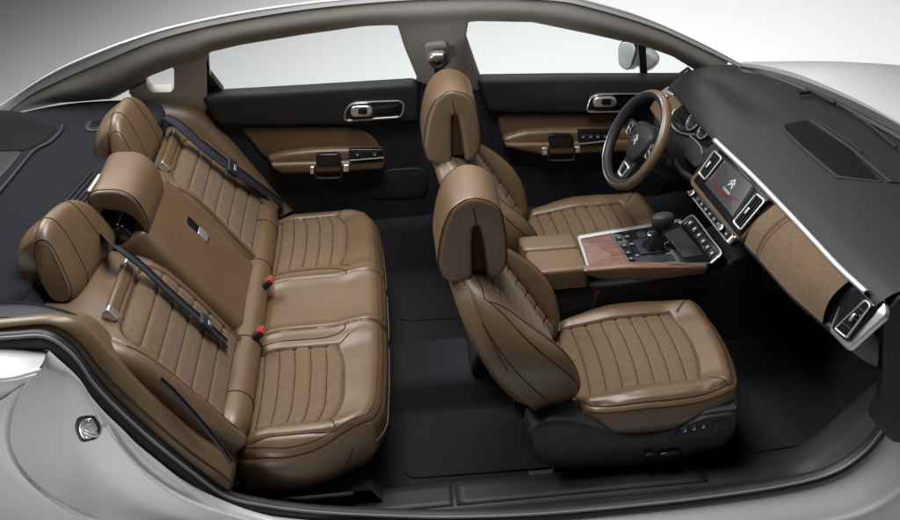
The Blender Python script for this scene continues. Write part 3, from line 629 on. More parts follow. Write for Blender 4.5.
# ================================================================ REAR BENCH
bench = thing('rear_bench_seat', 'tan leather rear bench with quilted inserts and fold-down middle armrest', 'rear seat', (-.75, 0, .1))
YB = -.01                                                # centre of the bench
def make_bench():
    hx, hy = .262, .690
    def reg(Y):                                           # local coordinate inside an outer place, 0 at its middle
        return np.where(Y > 0, Y-.415, Y+.415)
    def xf(L): return .128-1.1*np.maximum(np.abs(L)-.04, 0)**2
    def xr(L): return .128+.40*(xf(L)-.128)
    def dins(X, Y): return np.where(np.abs(Y) > .17, sd_insert(X, reg(Y), .178, -.17, xf(reg(Y))), -1)
    def top(X, Y):
        L = reg(Y); aY = np.abs(Y)
        bol = ss((np.abs(L)-.15)/.07)*ss((aY-.10)/.06)
        z = .387+.012*bol+.016*ss((X-.10)/.10)-.045*ss((-.05-X)/.20)
        mid = ss((.185-aY)/.05); z = z+mid*(.010-.0*X)
        z = z-.025*ss((aY-.60)/.09)
        return z
    def disp(X, Y, r):
        L = reg(Y); d = dins(X, Y); ins = d > 0
        fr = np.abs(((xr(L)-X)/.0475 % 1)-.5)*2
        o = np.where(ins, -.006*fr**6+.002*ss(d/.03), 0)+groove(d, .006, .005)*(np.abs(Y) > .19)
        o = o+groove(np.abs(Y)-.150, .008, .006)
        o = o+.35*groove(np.where(np.abs(L) > .17, X-.115-(np.abs(L)-.178)*.9, 9), .005, .005)*(np.abs(Y) > .16)*(np.abs(L) < .24)
        o = o+groove(L*np.sign(Y)-.222, .004, .005)*(r < .88)*(X < .2)
        return o+groove(r-.865, .004, .008)+.0006*np.sin(X*31+Y*17)*np.sin(Y*23-X*13)
    p = Pad(hx, hy, .060, .20, top, disp, k=.30, na=170, nb=440, rt=.80, re=.90, taper=.05, puff=.02)
    # corners of the front edge are pulled back in plan
    def warp(P):
        P = P.copy(); aY = np.abs(P[:, 1]); P[:, 0] -= .11*np.clip((aY-.50)/.19, 0, 1)**2.2*(P[:, 0] > -.1)*np.clip((P[:, 0]+.1)/.3, 0, 1)
        P[:, 0] += .010*np.cos(P[:, 1]*0)*0-.012*np.exp(-((aY-.15)/.012)**2)*np.clip(P[:, 0]/.2, 0, 1)
        return np.array([-.752, YB, 0])+P
    p.map(warp)
    p.build([('cushion_insert', suede, lambda X, Y, r: (dins(X, Y) > 0) & (Y < 0)), ('cushion_insert', suede, lambda X, Y, r: (dins(X, Y) > 0) & (Y > 0)), ('middle_cushion', leather, lambda X, Y, r: np.abs(Y) < .150), ('cushion', leather, lambda X, Y, r: Y < 0), ('cushion', leather, None)], bench)
    S = []
    for sg in (-1, 1):
        L = np.linspace(-.178, .178, 40)
        S += [p.seam([(xf(np.array(l)), sg*.415+l) for l in L], -.0004)]
        S += [p.seam([(x, sg*.415+l) for x in np.linspace(-.20, .10, 24)], -.0004) for l in (-.178, .178)]
        S += [p.seam([(x, sg*(.415+.222)) for x in np.linspace(-.2, .2, 34)], .0004)]
        S += [p.seam([(.115+(t)*.9, sg*.415+q*(.178+t)) for t in np.linspace(0, .035, 8)], .0004) for q in (-1, 1)]
        S += [p.seam([(x, sg*.150) for x in np.linspace(-.2, .24, 40)], -.001)]
        arch = crom([(-.20, sg*.20), (.02, sg*.205), (.09, sg*.20), (.13, sg*.175), (.14, sg*.152)], 8); S += [p.seam(arch, .0004)]
    S += [p.rim(.865, 0, 1, .0005, 400)]+[p.seam([(xr(np.array(l))-.0475*k, sg*.415+l) for l in np.linspace(-.174, .174, 30) if xr(np.array(l))-.0475*k < xf(np.array(l))-.004], .0002) for sg in (-1, 1) for k in range(1, 6)]
    tubes(S, .0017, 'seam', thread, bench)
    tubes([p.rim(.84, 0, 1, .0006, 400)], .0010, 'stitching', thread, bench); tubes([p.rim(.93, 0, .25, .0004, 200)], .0016, 'front_piping', thread_pale, bench)
    # ---- backrests
    Bp, sv, nv = np.array([-.935, YB, .355]), unit((-.54, 0, .84)), unit((.84, 0, .54))
    HX, HY = .330, .248
    for sg in (-1, 1):
        yc = sg*.452
        def topb(X, Y):
            s_ = X+HX; out = Y*sg                        # outboard positive
            side = ss((np.abs(Y)-.15)/.06)
            return .048+.014*side*ss((.56-s_)/.25)+.018*ss((out-.15)/.07)*ss((.50-s_)/.3)-2.7*np.maximum(0, s_-.40)**2+.010*ss((.12-s_)/.1)
        def dI(X, Y): 
            s_ = X+HX; yy = np.abs(Y+sg*.010); return .176-np.sqrt(np.maximum(yy-.116, 0)**2+np.maximum(s_-.405, 0)**2+1e-9)-.116-np.maximum(0, 0) if False else np.minimum(s_-.05, .060-np.sqrt(np.maximum(yy-.124, 0)**2+np.maximum(s_-.425, 0)**2))
        def dispb(X, Y, r):
            s_ = X+HX; d = dI(X, Y); fr = np.abs(((.485-s_)/.062 % 1)-.5)*2
            o = np.where(d > 0, -.0065*fr**6+.002*ss(d/.03), 0)+groove(d, .006, .005)
            o = o+groove(np.abs(Y+sg*.010)-.205, .004, .005)*(s_ < .5)
            return o+.0005*np.sin(s_*29+Y*14)*np.sin(Y*21)
        def warpb(X, Y, Z):
            s_ = X+HX; return X, Y-sg*.05*ss((s_-.46)/.18)*np.clip(Y*sg/.2+.0, 0, 1), Z
        pb = Pad(HX, HY, .045, .26, topb, dispb, warpb, k=.22, na=210, nb=150, rt=.82, re=.90, taper=-.0)
        pb.map(lambda P: Bp+(P[:, :1]+HX-.03)*sv+(P[:, 1:2]+yc)*np.array([0, 1.0, 0])+P[:, 2:]*nv)
        pb.build([('backrest_insert', suede, lambda X, Y, r: dI(X, Y) > 0), ('backrest', leather, None)], bench)
        S = [pb.seam([(s_-HX, t*.205-sg*.010) for s_ in np.linspace(.03, .46, 36)], .0004) for t in (-1, 1)]
        S += [pb.seam([(s_-HX, t*.184-sg*.010) for s_ in np.linspace(.05, .425, 36)], -.0003) for t in (-1, 1)]+[pb.seam([(.425+.06*math.sin(a)-HX, t*(.124+.06*math.cos(a))-sg*.010) for a in np.linspace(0, 1.57, 12)], -.0003) for t in (-1, 1)]+[pb.seam([(.485-HX, y-sg*.010) for y in np.linspace(-.124, .124, 16)], -.0003)]+[pb.seam([(.485-.062*k-HX, y-sg*.010) for y in np.linspace(-.180, .180, 24)], .0002) for k in range(1, 7)]
        S += [pb.seam([(.50-HX, y) for y in np.linspace(-.205, .205, 24)], .0003)] if False else []
        
        tubes(S, .0016, 'seam', thread, bench)
        tubes([pb.seam([(s_-HX, t*.213-sg*.010) for s_ in np.linspace(.03, .46, 36)], .0003) for t in (-1, 1)], .0009, 'stitching', thread, bench)
        # pull bar above the insert
        hb = [pb.seam([(.515-HX, y-sg*.010)], .011)[0] for y in (-.135, .135)]
        mb = MB(); dv = hb[1]-hb[0]; L_ = np.linalg.norm(dv); e1 = dv/L_
        mb.box((hb[0]+hb[1])/2, (L_/2, .018, .011), e1, np.cross(nv, e1), nv, .008); br = mb.build('pull_bar', leather, bench, sharp=80)
        for t, e_ in ((0, 1), (1, -1)):
            mb = MB(); mb.box(hb[0]+dv*t+e1*e_*.012, (.015, .0195, .0125), e1, np.cross(nv, e1), nv, .004); mb.build('end_cap', chrome, br)
        # headrest: a rear block and a front pad
        rear = pln([(10, 264), (12, 250), (20, 241), (33, 234), (46, 244), (52, 270), (54, 290), (22, 288)], (0, -.475, 0), (0, 1, 0)); front = pln([(27, 243), (33, 236), (44, 240), (59, 259), (75, 286), (73, 299), (56, 298), (40, 281), (30, 260)], (0, -.49, 0), (0, 1, 0))
        for nm, pr, ya, yb, R, bu in (('headrest_block', rear, .475, .255, .022, .006), ('headrest', front, .490, .222, .026, .010)):
            c0 = pr[:, [0, 2]].mean(0); q = crom(pr[:, [0, 2]], 6, True)
            if nm == 'headrest': q = c0+(q-c0)*1.06
            mb = MB()
            # several lateral stations: slightly crowned across
            N_ = 40; yy = np.linspace(-1, 1, N_); Gs = []
            for u in yy:
                e_ = 1-.30*abs(u)**5
                arch = .018*(1-u*u)
                Gs.append(np.stack([(.075-.02*(1-u)/2 if sg > 0 else   .008+.042*(1-u)/2)+c0[0]+(q[:, 0]-c0[0])*e_-.3*arch, np.full(len(q), sg*((ya+yb)/2+u*(ya-yb)/2)), c0[1]+(q[:, 1]-c0[1])*e_+arch-(.02 if sg > 0 else .035*(1-u)/2)], 1))
            Gs = np.array(Gs)
            lowz = np.clip((c0[1]+.06-Gs[..., 2])/.14, 0, 1); Gs[..., 1] += sg*(.048 if nm == 'headrest' else .02)*yy[:, None]*lowz
            k = mb.n; mb.grid(Gs, wrap_v=True); n_ = len(q)
            mb.f.append(tuple(range(n_))); mb.f.append(tuple((N_-1)*n_+i for i in range(n_))[::-1])
            hd = mb.build(nm, leather, bench, sharp=50)
            if nm == 'headrest':
                cen = lambda i: Gs[i].mean(0)
                T = [cen(i)+(Gs[i]-cen(i))*1.004 for i in (11, 28)]+[cen(i)+(Gs[i]-cen(i))*1.006 for i in (1, 38)]
                for t in T: mb = MB(); mb.tube(t, .0015, 5, closed=True); mb.build('seam', thread, hd)
    mb = MB(); mb.box(Bp+.15*sv-.07*nv, (.25, .68, .03), sv, (0, 1, 0), nv, .01); mb.build('seat_frame', plastic, bench)
    # middle section
    pm = Pad(.285, .200, .030, .10, lambda X, Y: .060+0*X-.010*ss((-.18-X)/.1), lambda X, Y, r: .0012*np.sin(X*25)*np.sin(Y*19+1), None, k=.12, na=90, nb=80, rt=.9, re=.96)
    pm.map(lambda P: Bp+(P[:, :1]+.285-.045)*sv+(P[:, 1:2]+.01)*np.array([0, 1.0, 0])+P[:, 2:]*nv)
    mo = pm.build([('middle_backrest', leather, None)], bench)[0]
    cpt = Bp+.325*sv+np.array([0, .075, 0])+nv*.0605
    mb = MB(); mb.prism(rpoly(np.array([(-.040, -.020), (.040, -.020), (.040, .020), (-.040, .020)])*1.25, .010), cpt+nv*.001, sv, (0, 1, 0), nv, .01, .003); pu = mb.build('pull_recess', gloss, mo)
    mb = MB(); mb.prism(rpoly(np.array([(-.036, -.018), (.000, -.018), (.000, .018), (-.036, .018)])*1.2, .006), cpt+nv*.0035, sv, (0, 1, 0), nv, .01, .002); mb.build('pull_tab', bright, pu)
    # middle headrest: half-moon block on top of the armrest
    side = pln([(88, 197), (94, 191.5), (104, 190), (121, 191), (136, 200), (146, 216), (149, 228), (145, 231), (137, 220), (124, 211), (105, 208), (91, 206)], (0, -.175, 0), (0, 1, 0))
    c0 = side[:, [0, 2]].mean(0); q = crom(side[:, [0, 2]], 6, True)
    mb = MB(); mb.prism(np.stack([q[:, 0]-c0[0], q[:, 1]-c0[1]], 1), (c0[0], -.178, c0[1]-.006), (1, 0, 0), (0, 0, 1), (0, -1, 0), .275, .007, seg=4, both=True)
    mh_ = mb.build('middle_headrest', leather, bench, sharp=70)
    tubes([np.stack([c0[0]+(q[:, 0]-c0[0])*1.0, np.full(len(q), y), c0[1]+(q[:, 1]-c0[1])*1.0], 1) for y in (-.1725,)], .0018, 'seam', thread, mh_)
    body_pts = [(88, 199), (104, 192), (136, 203), (148, 229), (140, 245), (120, 240), (100, 225)]
    mb = MB(); mb.box(Bp+.47*sv+nv*-.03, (.09, .17, .05), sv, (0, 1, 0), nv, .02); mb.build('armrest_core', gloss, bench)
    # lower roll between back and cushion
    rl = np.array([(-.925, y, .402+.006*math.cos(y*9)) for y in np.linspace(-.665, .645, 60)])
    mb = MB(); mb.tube(rl, .050*np.clip(1-np.abs(np.linspace(-1, 1, 60))**26, .12, 1)**.5, 18); rr = mb.build('back_roll', leather, bench, sharp=80)
    tubes([[(-.925+.0505*math.cos(a), y, .402+.0505*math.sin(a)+.006*math.cos(y*9)) for a in np.linspace(-.6, 2.4, 16)] for y in (-.51, -.235, .215, .49)], .0016, 'seam', thread, rr)
make_bench()
# side bolsters between bench and doors
def bolster(name, top_px, bot_px, ytop, ybot, label, inward):
    top_ = ax(top_px, y=ytop); bot = ax(bot_px, y=ybot)
    T_, B_ = resamp(crom(top_, 6), 90), resamp(crom(bot, 6), 90)
    o = thing(name, label, 'seat bolster', tuple(T_[45])); inw = np.array([0, inward, 0.])
    return o, T_, B_
o, T_, B_ = bolster('side_bolster', [(-12, 322), (20, 319), (52, 317), (75, 321), (92, 335), (118, 364), (150, 396), (190, 432), (226, 458), (233, 468)],
                    [(-12, 339), (20, 335), (48, 334), (64, 342), (78, 356), (95, 380), (119, 405), (150, 434), (190, 467), (229, 494)], -.735, -.775, 'near tan leather bolster curving along the black door opening seal', 1)
G = []
for a_ in np.linspace(-.2, 1.15, 22):
    t = np.clip(a_, 0, 1); P = T_*(1-t)+B_*t
    bul = .028*math.sin(math.pi*np.clip((a_+.2)/1.35, 0, 1))**.7
    P = P+np.array([.35, -.45, .8])*bul*.9
    if a_ < 0: P = T_+np.array([.0, .10, -.05])*(-a_/.2)
    if a_ > 1: P = B_+np.array([0, .02, -.03])*((a_-1)/.15)
    G.append(P)
G = np.array(G); G[:, -1] += np.array([0, .03, -.02])
mb = MB(); mb.grid(G); mb.build('pad', leather, o, sharp=80)
tubes([G[14][1:-1]+np.array([.0006, -.001, .001])], .0022, 'seam', thread, o)
o, T_, B_ = bolster('side_bolster', [(128, 102), (146, 101.5), (165, 101), (186, 104), (205, 114), (225, 134), (250, 163), (278, 196), (292, 212)],
                    [(118, 114), (140, 114), (160, 120), (185, 132), (205, 150), (228, 172), (250, 192), (268, 208), (280, 218)], .78, .70, 'far tan leather bolster running down beside the far rear door', -1)
G = []
for a_ in np.linspace(-.15, 1.1, 22):
    t = np.clip(a_, 0, 1); P = T_*(1-t)+B_*t; bul = .03*math.sin(math.pi*np.clip((a_+.15)/1.25, 0, 1))**.7
    P = P+np.array([.45, -.5, .6])*bul
    if a_ < 0: P = T_+np.array([-.01, .03, -.03])*(-a_/.15)
    G.append(P)
mb = MB(); mb.grid(np.array(G)); mb.build('pad', leather, o, sharp=80)
# ================================================================ PARCEL SHELF
SZ = .862
sh = thing('parcel_shelf', 'black parcel shelf with round-cornered speaker grille behind the rear seat', 'parcel shelf', (-1.55, 0, .80))
shelf_px = [(-30, 128), (0, 118), (30, 109), (70, 102), (112, 99), (136, 99.5), (160, 102), (162, 116), (146, 132), (125, 150), (110, 185), (100, 215), (70, 245), (40, 270), (10, 300), (-70, 310)]
sp_ = ax(shelf_px, z=SZ)
mb = MB(); q = sp_[:, :2]; c0 = q.mean(0)
G = []
for t, dz in ((0, .018), (.4, .018), (.7, .014), (.9, .006), (1, -.004), (1.01, -.05)):
    G.append(np.c_[c0+(q-c0)*t, np.full(len(q), SZ-.004+dz*.3)])
mb.grid(np.array([resamp(crom(g, 4, True), 120, True) for g in G]), wrap_v=True); mb.build('shelf_panel', shelf_m, sh, sharp=80)
def shp(px, dz=.0): return ax(px, z=SZ+dz)
gr = crom(shp([(-30, 108), (0, 110), (22, 112), (45, 119), (63, 125), (60, 132), (50, 142), (34, 150), (20, 166), (0, 190), (-30, 222)], .003), 6)
mb = MB(); mb.prism(gr[:, :2], (0, 0, SZ+.0045), (1, 0, 0), (0, 1, 0), (0, 0, 1), .01, .003); gl = mb.build('speaker_surround', shelf_m, sh)
gi = crom(shp([(-30, 113), (0, 115), (20, 117), (42, 124), (56, 128), (52, 134), (42, 143), (26, 150), (10, 151), (-30, 150)], .005), 6)
mb = MB(); mb.prism(gi[:, :2], (0, 0, SZ+.0075), (1, 0, 0), (0, 1, 0), (0, 0, 1), .008, .002); mb.build('speaker_grille', mesh_m, gl)
gi = crom(shp([(-30, 152), (0, 152), (20, 152), (16, 160), (0, 178), (-30, 205)], .005), 6)
mb = MB(); mb.prism(gi[:, :2], (0, 0, SZ+.0075), (1, 0, 0), (0, 1, 0), (0, 0, 1), .008, .002); mb.build('brake_light_cover', plastic, gl)
tubes([crom(shp([(63, 125), (60, 132), (50, 142), (34, 151), (20, 167), (0, 191), (-20, 214)], .006), 6)], .006, 'surround_edge', dashpad, gl)
mb = MB(); v0 = rpoly(shp([(84, 129), (88, 122), (104, 120), (108, 124), (104, 131), (88, 133)])[:, :2], .02); mb.prism(v0, (0, 0, SZ+.0065), (1, 0, 0), (0, 1, 0), (0, 0, 1), .01, .003); vt = mb.build('belt_slot', plastic2, sh)
mb = MB(); v0 = rpoly(shp([(90, 128), (93, 123), (102, 122), (104, 124), (101, 129), (92, 131)])[:, :2], .015); mb.prism(v0, (0, 0, SZ+.0095), (1, 0, 0), (0, 1, 0), (0, 0, 1), .004, .001); mb.build('slot_insert', gloss, vt)
mb = MB(); mb.grid(np.array([[(x+dx*float(ss(y/.3)), y, z) for y in np.linspace(-.74, .72, 30)] for x, dx, z in ((-1.42, 0, .852), (-1.38, .05, .842), (-1.34, .12, .79), (-1.24, .08, .45))])); mb.build('front_panel', shelf_m, sh, solid=.004)
# chrome-edged slatted hatch behind the armrest
hp = shp([(97, 172), (104, 178), (84, 205), (70, 203)], .012); e1 = unit(hp[3]-hp[0]); e2 = unit(np.cross((0, 0, 1), e1))
hc = hp.mean(0)
mb = MB(); mb.box(hc+np.array([0, 0, -.01]), (.115, .050, .012), e1, e2, (0, 0, 1), .006); hatch = mb.build('hatch', gloss, sh)
for i in range(5):
    mb = MB(); mb.tube([hc+e1*-.105+e2*(-.036+i*.018)+np.array([0, 0, .004]), hc+e1*.105+e2*(-.036+i*.018)+np.array([0, 0, .004])], .0026, 6); mb.build('slat', plastic2 if i < 4 else dashpad, hatch)
c_ = shp([(101, 182), (90, 199)], .010)
mb = MB(); mb.tube([c_[0]+np.array([0, 0, .02]), c_[1]+np.array([0, 0, .02])], .008, 8); mb.build('edge_strip', chrome, hatch)
# ================================================================ SEAT BELTS
def belt(name, label, pts, nrm, width, tongue=None, group='seat belts'):
    q_ = width/.046
    P = crom(pts, 10); N_ = np.array([np.interp(np.linspace(0, 1, len(P)), np.linspace(0, 1, len(nrm)), np.array(nrm)[:, k]) for k in range(3)]).T
    T = np.gradient(P, axis=0); W = np.cross(T, N_); W /= np.linalg.norm(W, axis=1)[:, None]
    o = thing(name, label, 'seat belt', tuple(P[0]), group)
    mb = MB(); mb.grid(ribbon(P, W, width, .0022)); mb.build('webbing', belt_m, o, sharp=80)
    for sg in (-1, 1):
        mb = MB(); mb.tube(P+W*sg*width*.46+N_/np.linalg.norm(N_, axis=1)[:, None]*.001, .0013, 5); mb.build('selvedge', rubber, o)
    if tongue is not None:
        i = int(tongue*(len(P)-1)); t = unit(T[i]); w_ = W[i]; n_ = np.cross(w_, t); n_ = n_ if n_[2] > 0 else -n_
        mb = MB(); mb.prism(rpoly(np.array([(-.024, -.030), (.020, -.032), (.026, .032), (-.024, .030)])*q_, .006), P[i]+n_*.010, t, w_, n_, .014, .004); tg = mb.build('tongue', rubber, o)
        mb = MB(); mb.prism(rpoly(np.array([(.004, -.014), (.016, -.014), (.016, .014), (.004, .014)])*q_, .003), P[i]+n_*.0115, t, w_, n_, .006, .001); mb.build('tongue_plate', chrome, tg)
    return o
bp_, bn_ = np.array([-.935, -.01, .355])+unit((.84, 0, .54))*.062, unit((.84, 0, .54))
def back(pts, off): return np.array([pl(p[0], p[1], bp_+bn_*o_, bn_) for p, o_ in zip(pts, off)])
belt('seat_belt', 'dark belt lying diagonally across the near quilted rear backrest', back([(103, 236), (114, 244), (140, 264), (170, 292), (205, 323), (228, 344)], [-.075, -.010, .002, .006, .008, .004]), [(.84, 0.1, .54)]*4, .042, .80)
belt('seat_belt', 'twin-run dark belt along the far side of the rear backrest', back([(165, 116), (178, 124), (202, 145), (224, 162), (251, 181), (284, 206)], [-.01, .012, .022, .027, .027, .01]), [(.8, -.25, .5)]*4, .046, .66)
nb = np.array([pl(p[0], p[1], (0, y, 0), (0, 1, 0)) for p, y in [((-14, 311), -.66), ((15, 310), -.66), ((38, 312), -.665), ((58, 317), -.69), ((72, 322), -.70)]])
belt('seat_belt', 'dark belt entering from behind the near rear shoulder', nb, [(.1, -.35, 1)]*3, .050)
nb = back([(160, 379), (175, 393), (200, 421), (218, 443), (232, 463)], [.012, .016, .018, .018, .016]); 
belt('seat_belt', 'thin dark lap belt tucked between near rear backrest and bolster', nb, [(.6, -.5, .5)]*3, .014)
fb = np.array([pl(p[0], p[1], (0, .735, .8), (0, 1, .30)) for p in [(434, 62), (432, 80), (431, 110), (430, 150), (430, 200)]])
def buckle(px, py, z, label, dirv, s=1.):
    c = pl(px, py, (0, 0, z), (0, 0, 1)); d = unit(dirv); sd = unit(np.cross(d, (0, 0, 1))); n_ = np.cross(sd, d)
    o = thing('seat_belt_buckle', label, 'belt buckle', tuple(c), 'seat belt buckles')
    mb = MB(); mb.box(c-d*.035*s, (.036*s, .019*s, .011*s), d, sd, n_, .006); h_ = mb.build('housing', rubber, o)
    mb = MB(); mb.box(c+d*.0035*s+n_*.001, (.0045*s, .016*s, .0085*s), d, sd, n_, .003); mb.box(c-d*.006*s+n_*.0115*s, (.008*s, .015*s, .0012), d, sd, n_, .001); mb.build('release_button', redm, o)
    mb = MB(); mb.tube([c-d*.065*s, c-d*.11*s-np.array([0, 0, .06*s])], .010*s, 8); mb.build('stalk', rubber, h_)
buckle(271, 280, .455, 'red-topped buckle beside the far quilted rear cushion', (.75, -.1, .65))
buckle(262, 331, .455, 'red-topped buckle beside the near quilted rear cushion', (.75, -.1, .65))
buckle(597, 291, .40, 'red-topped buckle standing between near front seat and centre console', (.30, .1, .9))
# ================================================================ FLOOR MATS
def fmat(px, z, label, lab_mat=carpet):
    P = ax(px, z=z)[:, :2]; o = thing('floor_mat', label, 'floor mat', (float(P[:, 0].mean()), float(P[:, 1].mean()), z), 'black floor mats')
    mb = MB(); mb.prism(rpoly(P, .05), (0, 0, z+.006), (1, 0, 0), (0, 1, 0), (0, 0, 1), .006, .003); mb.build('mat_pile', carpet, o)
fmat([(405, 366), (500, 366), (560, 468), (404, 480)], 0.0, 'black carpet mat in the near rear footwell behind the passenger seat')
fmat([(397, 232), (470, 230), (480, 318), (398, 322)], 0.0, "black carpet mat in the far rear footwell behind the driver's seat")
fmat([(770, 340), (850, 395), (840, 440), (745, 455), (690, 400)], 0.0, 'black carpet mat in the front passenger footwell below the dashboard')
# ================================================================ CENTRE CONSOLE
con = thing('centre_console', 'wood-trimmed centre console with split tan armrest and black gear selector', 'console', (.25, .02, .05))
CZ = .485
def cpx(pts, z=CZ): return ax(pts, z=z)
mb = MB()
o = crom([(-.16, .06), (-.16, .30), (-.12, .40), (.05, .425), (.30, .43), (.55, .445), (.66, .49), (.72, .44), (.76, .28), (.80, .06)], 5, True)
mb.prism(o, (0, -.105, 0), (1, 0, 0), (0, 0, 1), (0, -1, 0), .25, .02, both=True, seg=4); mb.build('console_body', plastic2, con, sharp=60)
def slab(name, px, z, th, mt, parent, R=.006, r=.012, bulge=0, lift=0, sharp=60):
    P = ax(px, z=z); q = rpoly(P[:, :2], r); mb = MB(); mb.prism(q, (0, 0, z+lift), (1, 0, 0), (0, 1, 0), (0, 0, 1), th, R, bulge=bulge, seg=5); return mb.build(name, mt, parent, sharp=sharp)
slab('armrest_lid', [(517, 236), (573, 231), (580, 246), (524, 250)], .505, .07, leather, con, R=.014, r=.020)
slab('armrest_lid', [(524, 250.5), (580, 246.5), (589, 268), (532, 273)], .505, .07, leather, con, R=.014, r=.020)
slab('wood_deck', [(578, 237), (611, 233), (630, 263.5), (588, 268)], CZ, .02, wood, con, R=.003, r=.004)
slab('deck_edge', [(577, 237), (580, 237), (590, 268), (587, 268)], CZ, .02, chrome, con, R=.001, r=.002, lift=.002)
sid = ax([(582, 268), (630, 264.5), (708, 264), (704, 272), (660, 277), (600, 277), (585, 273)], y=-.112)
mb = MB(); q = rpoly(sid[:, [0, 2]], .012); mb.prism(q, (0, -.128, 0), (1, 0, 0), (0, 0, 1), (0, -1, 0), .03, .006, seg=5); mb.build('wood_side', wood, con, sharp=70)
slab('far_edge', [(578, 236), (680, 219.5), (682, 222), (580, 239.5)], CZ, .012, chrome, con, R=.002, r=.002, lift=.004)
slab('gear_plate', [(611, 233), (678, 221.5), (712, 262), (631, 265)], CZ, .02, gloss, con, R=.004, r=.006, lift=.003)
tubes([ax([(611, 233), (631, 265), (710, 263)], z=CZ+.007)], .0022, 'plate_frame', chrome, con)
ga = slab('gear_surround', [(632, 242), (661, 237), (671, 252), (641, 256)], CZ, .01, plastic, con, R=.003, r=.01, lift=.008)
gc = ax([(655, 246)], z=CZ+.01)[0]
g = []
for k_, (z, rx, ry) in enumerate([(.0, .040, .032), (.012, .037, .028), (.022, .028, .026), (.036, .020, .018), (.050, .014, .013), (.060, .012, .011)]):
    a = np.linspace(0, 2*np.pi, 40, endpoint=False); f_ = 1+.13*np.sin(a*5+k_*.6)*(k_ < 4)
    g.append(np.stack([gc[0]+.012*z/.06+rx*f_*np.cos(a), gc[1]+ry*f_*np.sin(a), gc[2]+z+0*a], 1))
mb = MB(); mb.grid(np.array(g), wrap_v=True); gs = mb.build('gaiter', gloss, con, sharp=80)
gk = gc+np.array([.022, .004, .088])
P = []
for t in np.linspace(0, math.pi, 14):
    a = np.linspace(0, 2*np.pi, 28, endpoint=False); rr_ = max(math.sin(t), 0)**.5
    P.append(np.stack([gk[0]+.038*rr_*np.cos(a)*(1+.10*np.cos(t)), gk[1]+.028*rr_*np.sin(a), gk[2]+.028*math.cos(t)+.003*np.cos(a)*rr_], 1))
mb = MB(); mb.grid(np.array(P), wrap_v=True); mb.build('gear_knob', dashpad, con, sharp=80)
tubes([[gc+np.array([.014, 0, .055]), gk+np.array([0, 0, -.02])]], .0095, 'gear_stem', chrome, con, 12)
bc = ax([(652, 235)], z=CZ+.004)[0]; mb = MB(); mb.cyl(bc, (0, 0, 1), .016, .007); bb = mb.build('start_button', chrome, con); mb = MB(); mb.cyl(bc+np.array([0, 0, .0062]), (0, 0, 1), .012, .0018); mb.build('button_face', dashpad, bb)
for (x, y) in [(619, 238.5), (627, 237), (624, 246), (632, 244.5), (628, 253), (637, 256), (631, 259)]:
    c = ax([(x, y)], z=CZ+.004)[0]; mb = MB(); mb.box(c, (.011, .009, .003), (1, .0, 0), (0, 1, 0), (0, 0, 1), .002); b_ = mb.build('console_button', plastic2, con)
    mb = MB(); mb.box(c+np.array([0, 0, .0034]), (.0045, .0014, .0005), (1, 0, 0), (0, 1, 0), (0, 0, 1), .0004); mb.build('button_mark', icon_m, b_)
slab('tray_slot', [(636, 233.5), (644, 232), (648, 237.5), (639, 239)], CZ, .004, rubber, con, R=.001, r=.004, lift=.0045)
slab('cup_recess', [(633, 258), (672, 255), (676, 261.5), (637, 264)], CZ, .004, rubber, con, R=.001, r=.004, lift=.005)
slab('storage_lid', [(664, 235), (680, 228), (704, 256), (684, 259)], CZ, .004, plastic2, con, R=.001, r=.004, lift=.006)
tubes([ax([(672, 241), (679, 251)], z=CZ+.012)], .0018, 'lid_strip', chrome, con)
# ================================================================ DASHBOARD
dash = thing('dashboard', 'charcoal dashboard with tan trim band, chrome strip and central touchscreen', 'dashboard', (.85, 0, .40))
edge_px = [(668, 84), (674, 88.5), (684, 101), (697, 119), (708, 130), (718.7, 140), (738, 158), (758, 177), (793, 213), (818, 239.5), (843, 266), (868, 289)]
edge = ax(edge_px, z=.772); cowl_px = [(742, 72.5), (760, 74), (790, 84), (820, 98), (850, 115), (880, 130), (905, 143), (960, 176), (1030, 225)]
cowl = ax(cowl_px, z=.815)
edge = np.vstack([edge, [[.752, -.80, .772]]]); cowl = np.vstack([cowl[cowl[:, 1] > -.75], [[1.09, -.82, .80]]])
def byy(P, n=90, y0=None, y1=None):
    o_ = np.argsort(P[:, 1]); ys_ = np.linspace(P[:, 1].max() if y0 is None else y0, P[:, 1].min() if y1 is None else y1, n); return np.stack([np.interp(ys_, P[o_, 1], P[o_, 0]), ys_, np.interp(ys_, P[o_, 1], P[o_, 2])], 1)
E_, C_ = byy(crom(edge, 6), 110, .665, -.80), byy(crom(cowl, 6), 110, .70, -.82)
yy = E_[:, 1]; hood = np.exp(-((yy-.40)/.20)**4)[:, None]*np.array([0, 0, 1.0])
G = []
for t in np.linspace(0, 1, 34):
    P = E_*(1-t)+C_*t
    crown = .030*math.sin(math.pi*t**.8); P = P+np.array([0, 0, crown])+hood*.022*math.exp(-((t-.16)/.20)**2)-np.array([0, 0, .010])*math.exp(-((t)/.06)**2)
    P = P+np.array([0, 0, -.006])*math.exp(-((t-.42)/.16)**2)*hood
    G.append(P)
first = G[0]+np.array([-.004, 0, -.010]); G = [first+np.array([.02, 0, -.012]), first]+G+[G[-1]+np.array([.03, 0, -.04])]
mb = MB(); mb.grid(np.array(G)); dtop = mb.build('dash_top', dashpad, dash, sharp=70)
# near end cheek
cheek = rpoly([(.80, .48), (.765, .73), (.80, .795), (1.05, .83), (1.10, .79), (1.10, .30), (.86, .30), (.78, .40)], .03)
mb = MB(); mb.prism(cheek, (0, -.815, 0), (1, 0, 0), (0, 0, 1), (0, -1, 0), .03, .008); mb.build('end_panel', plastic, dash)
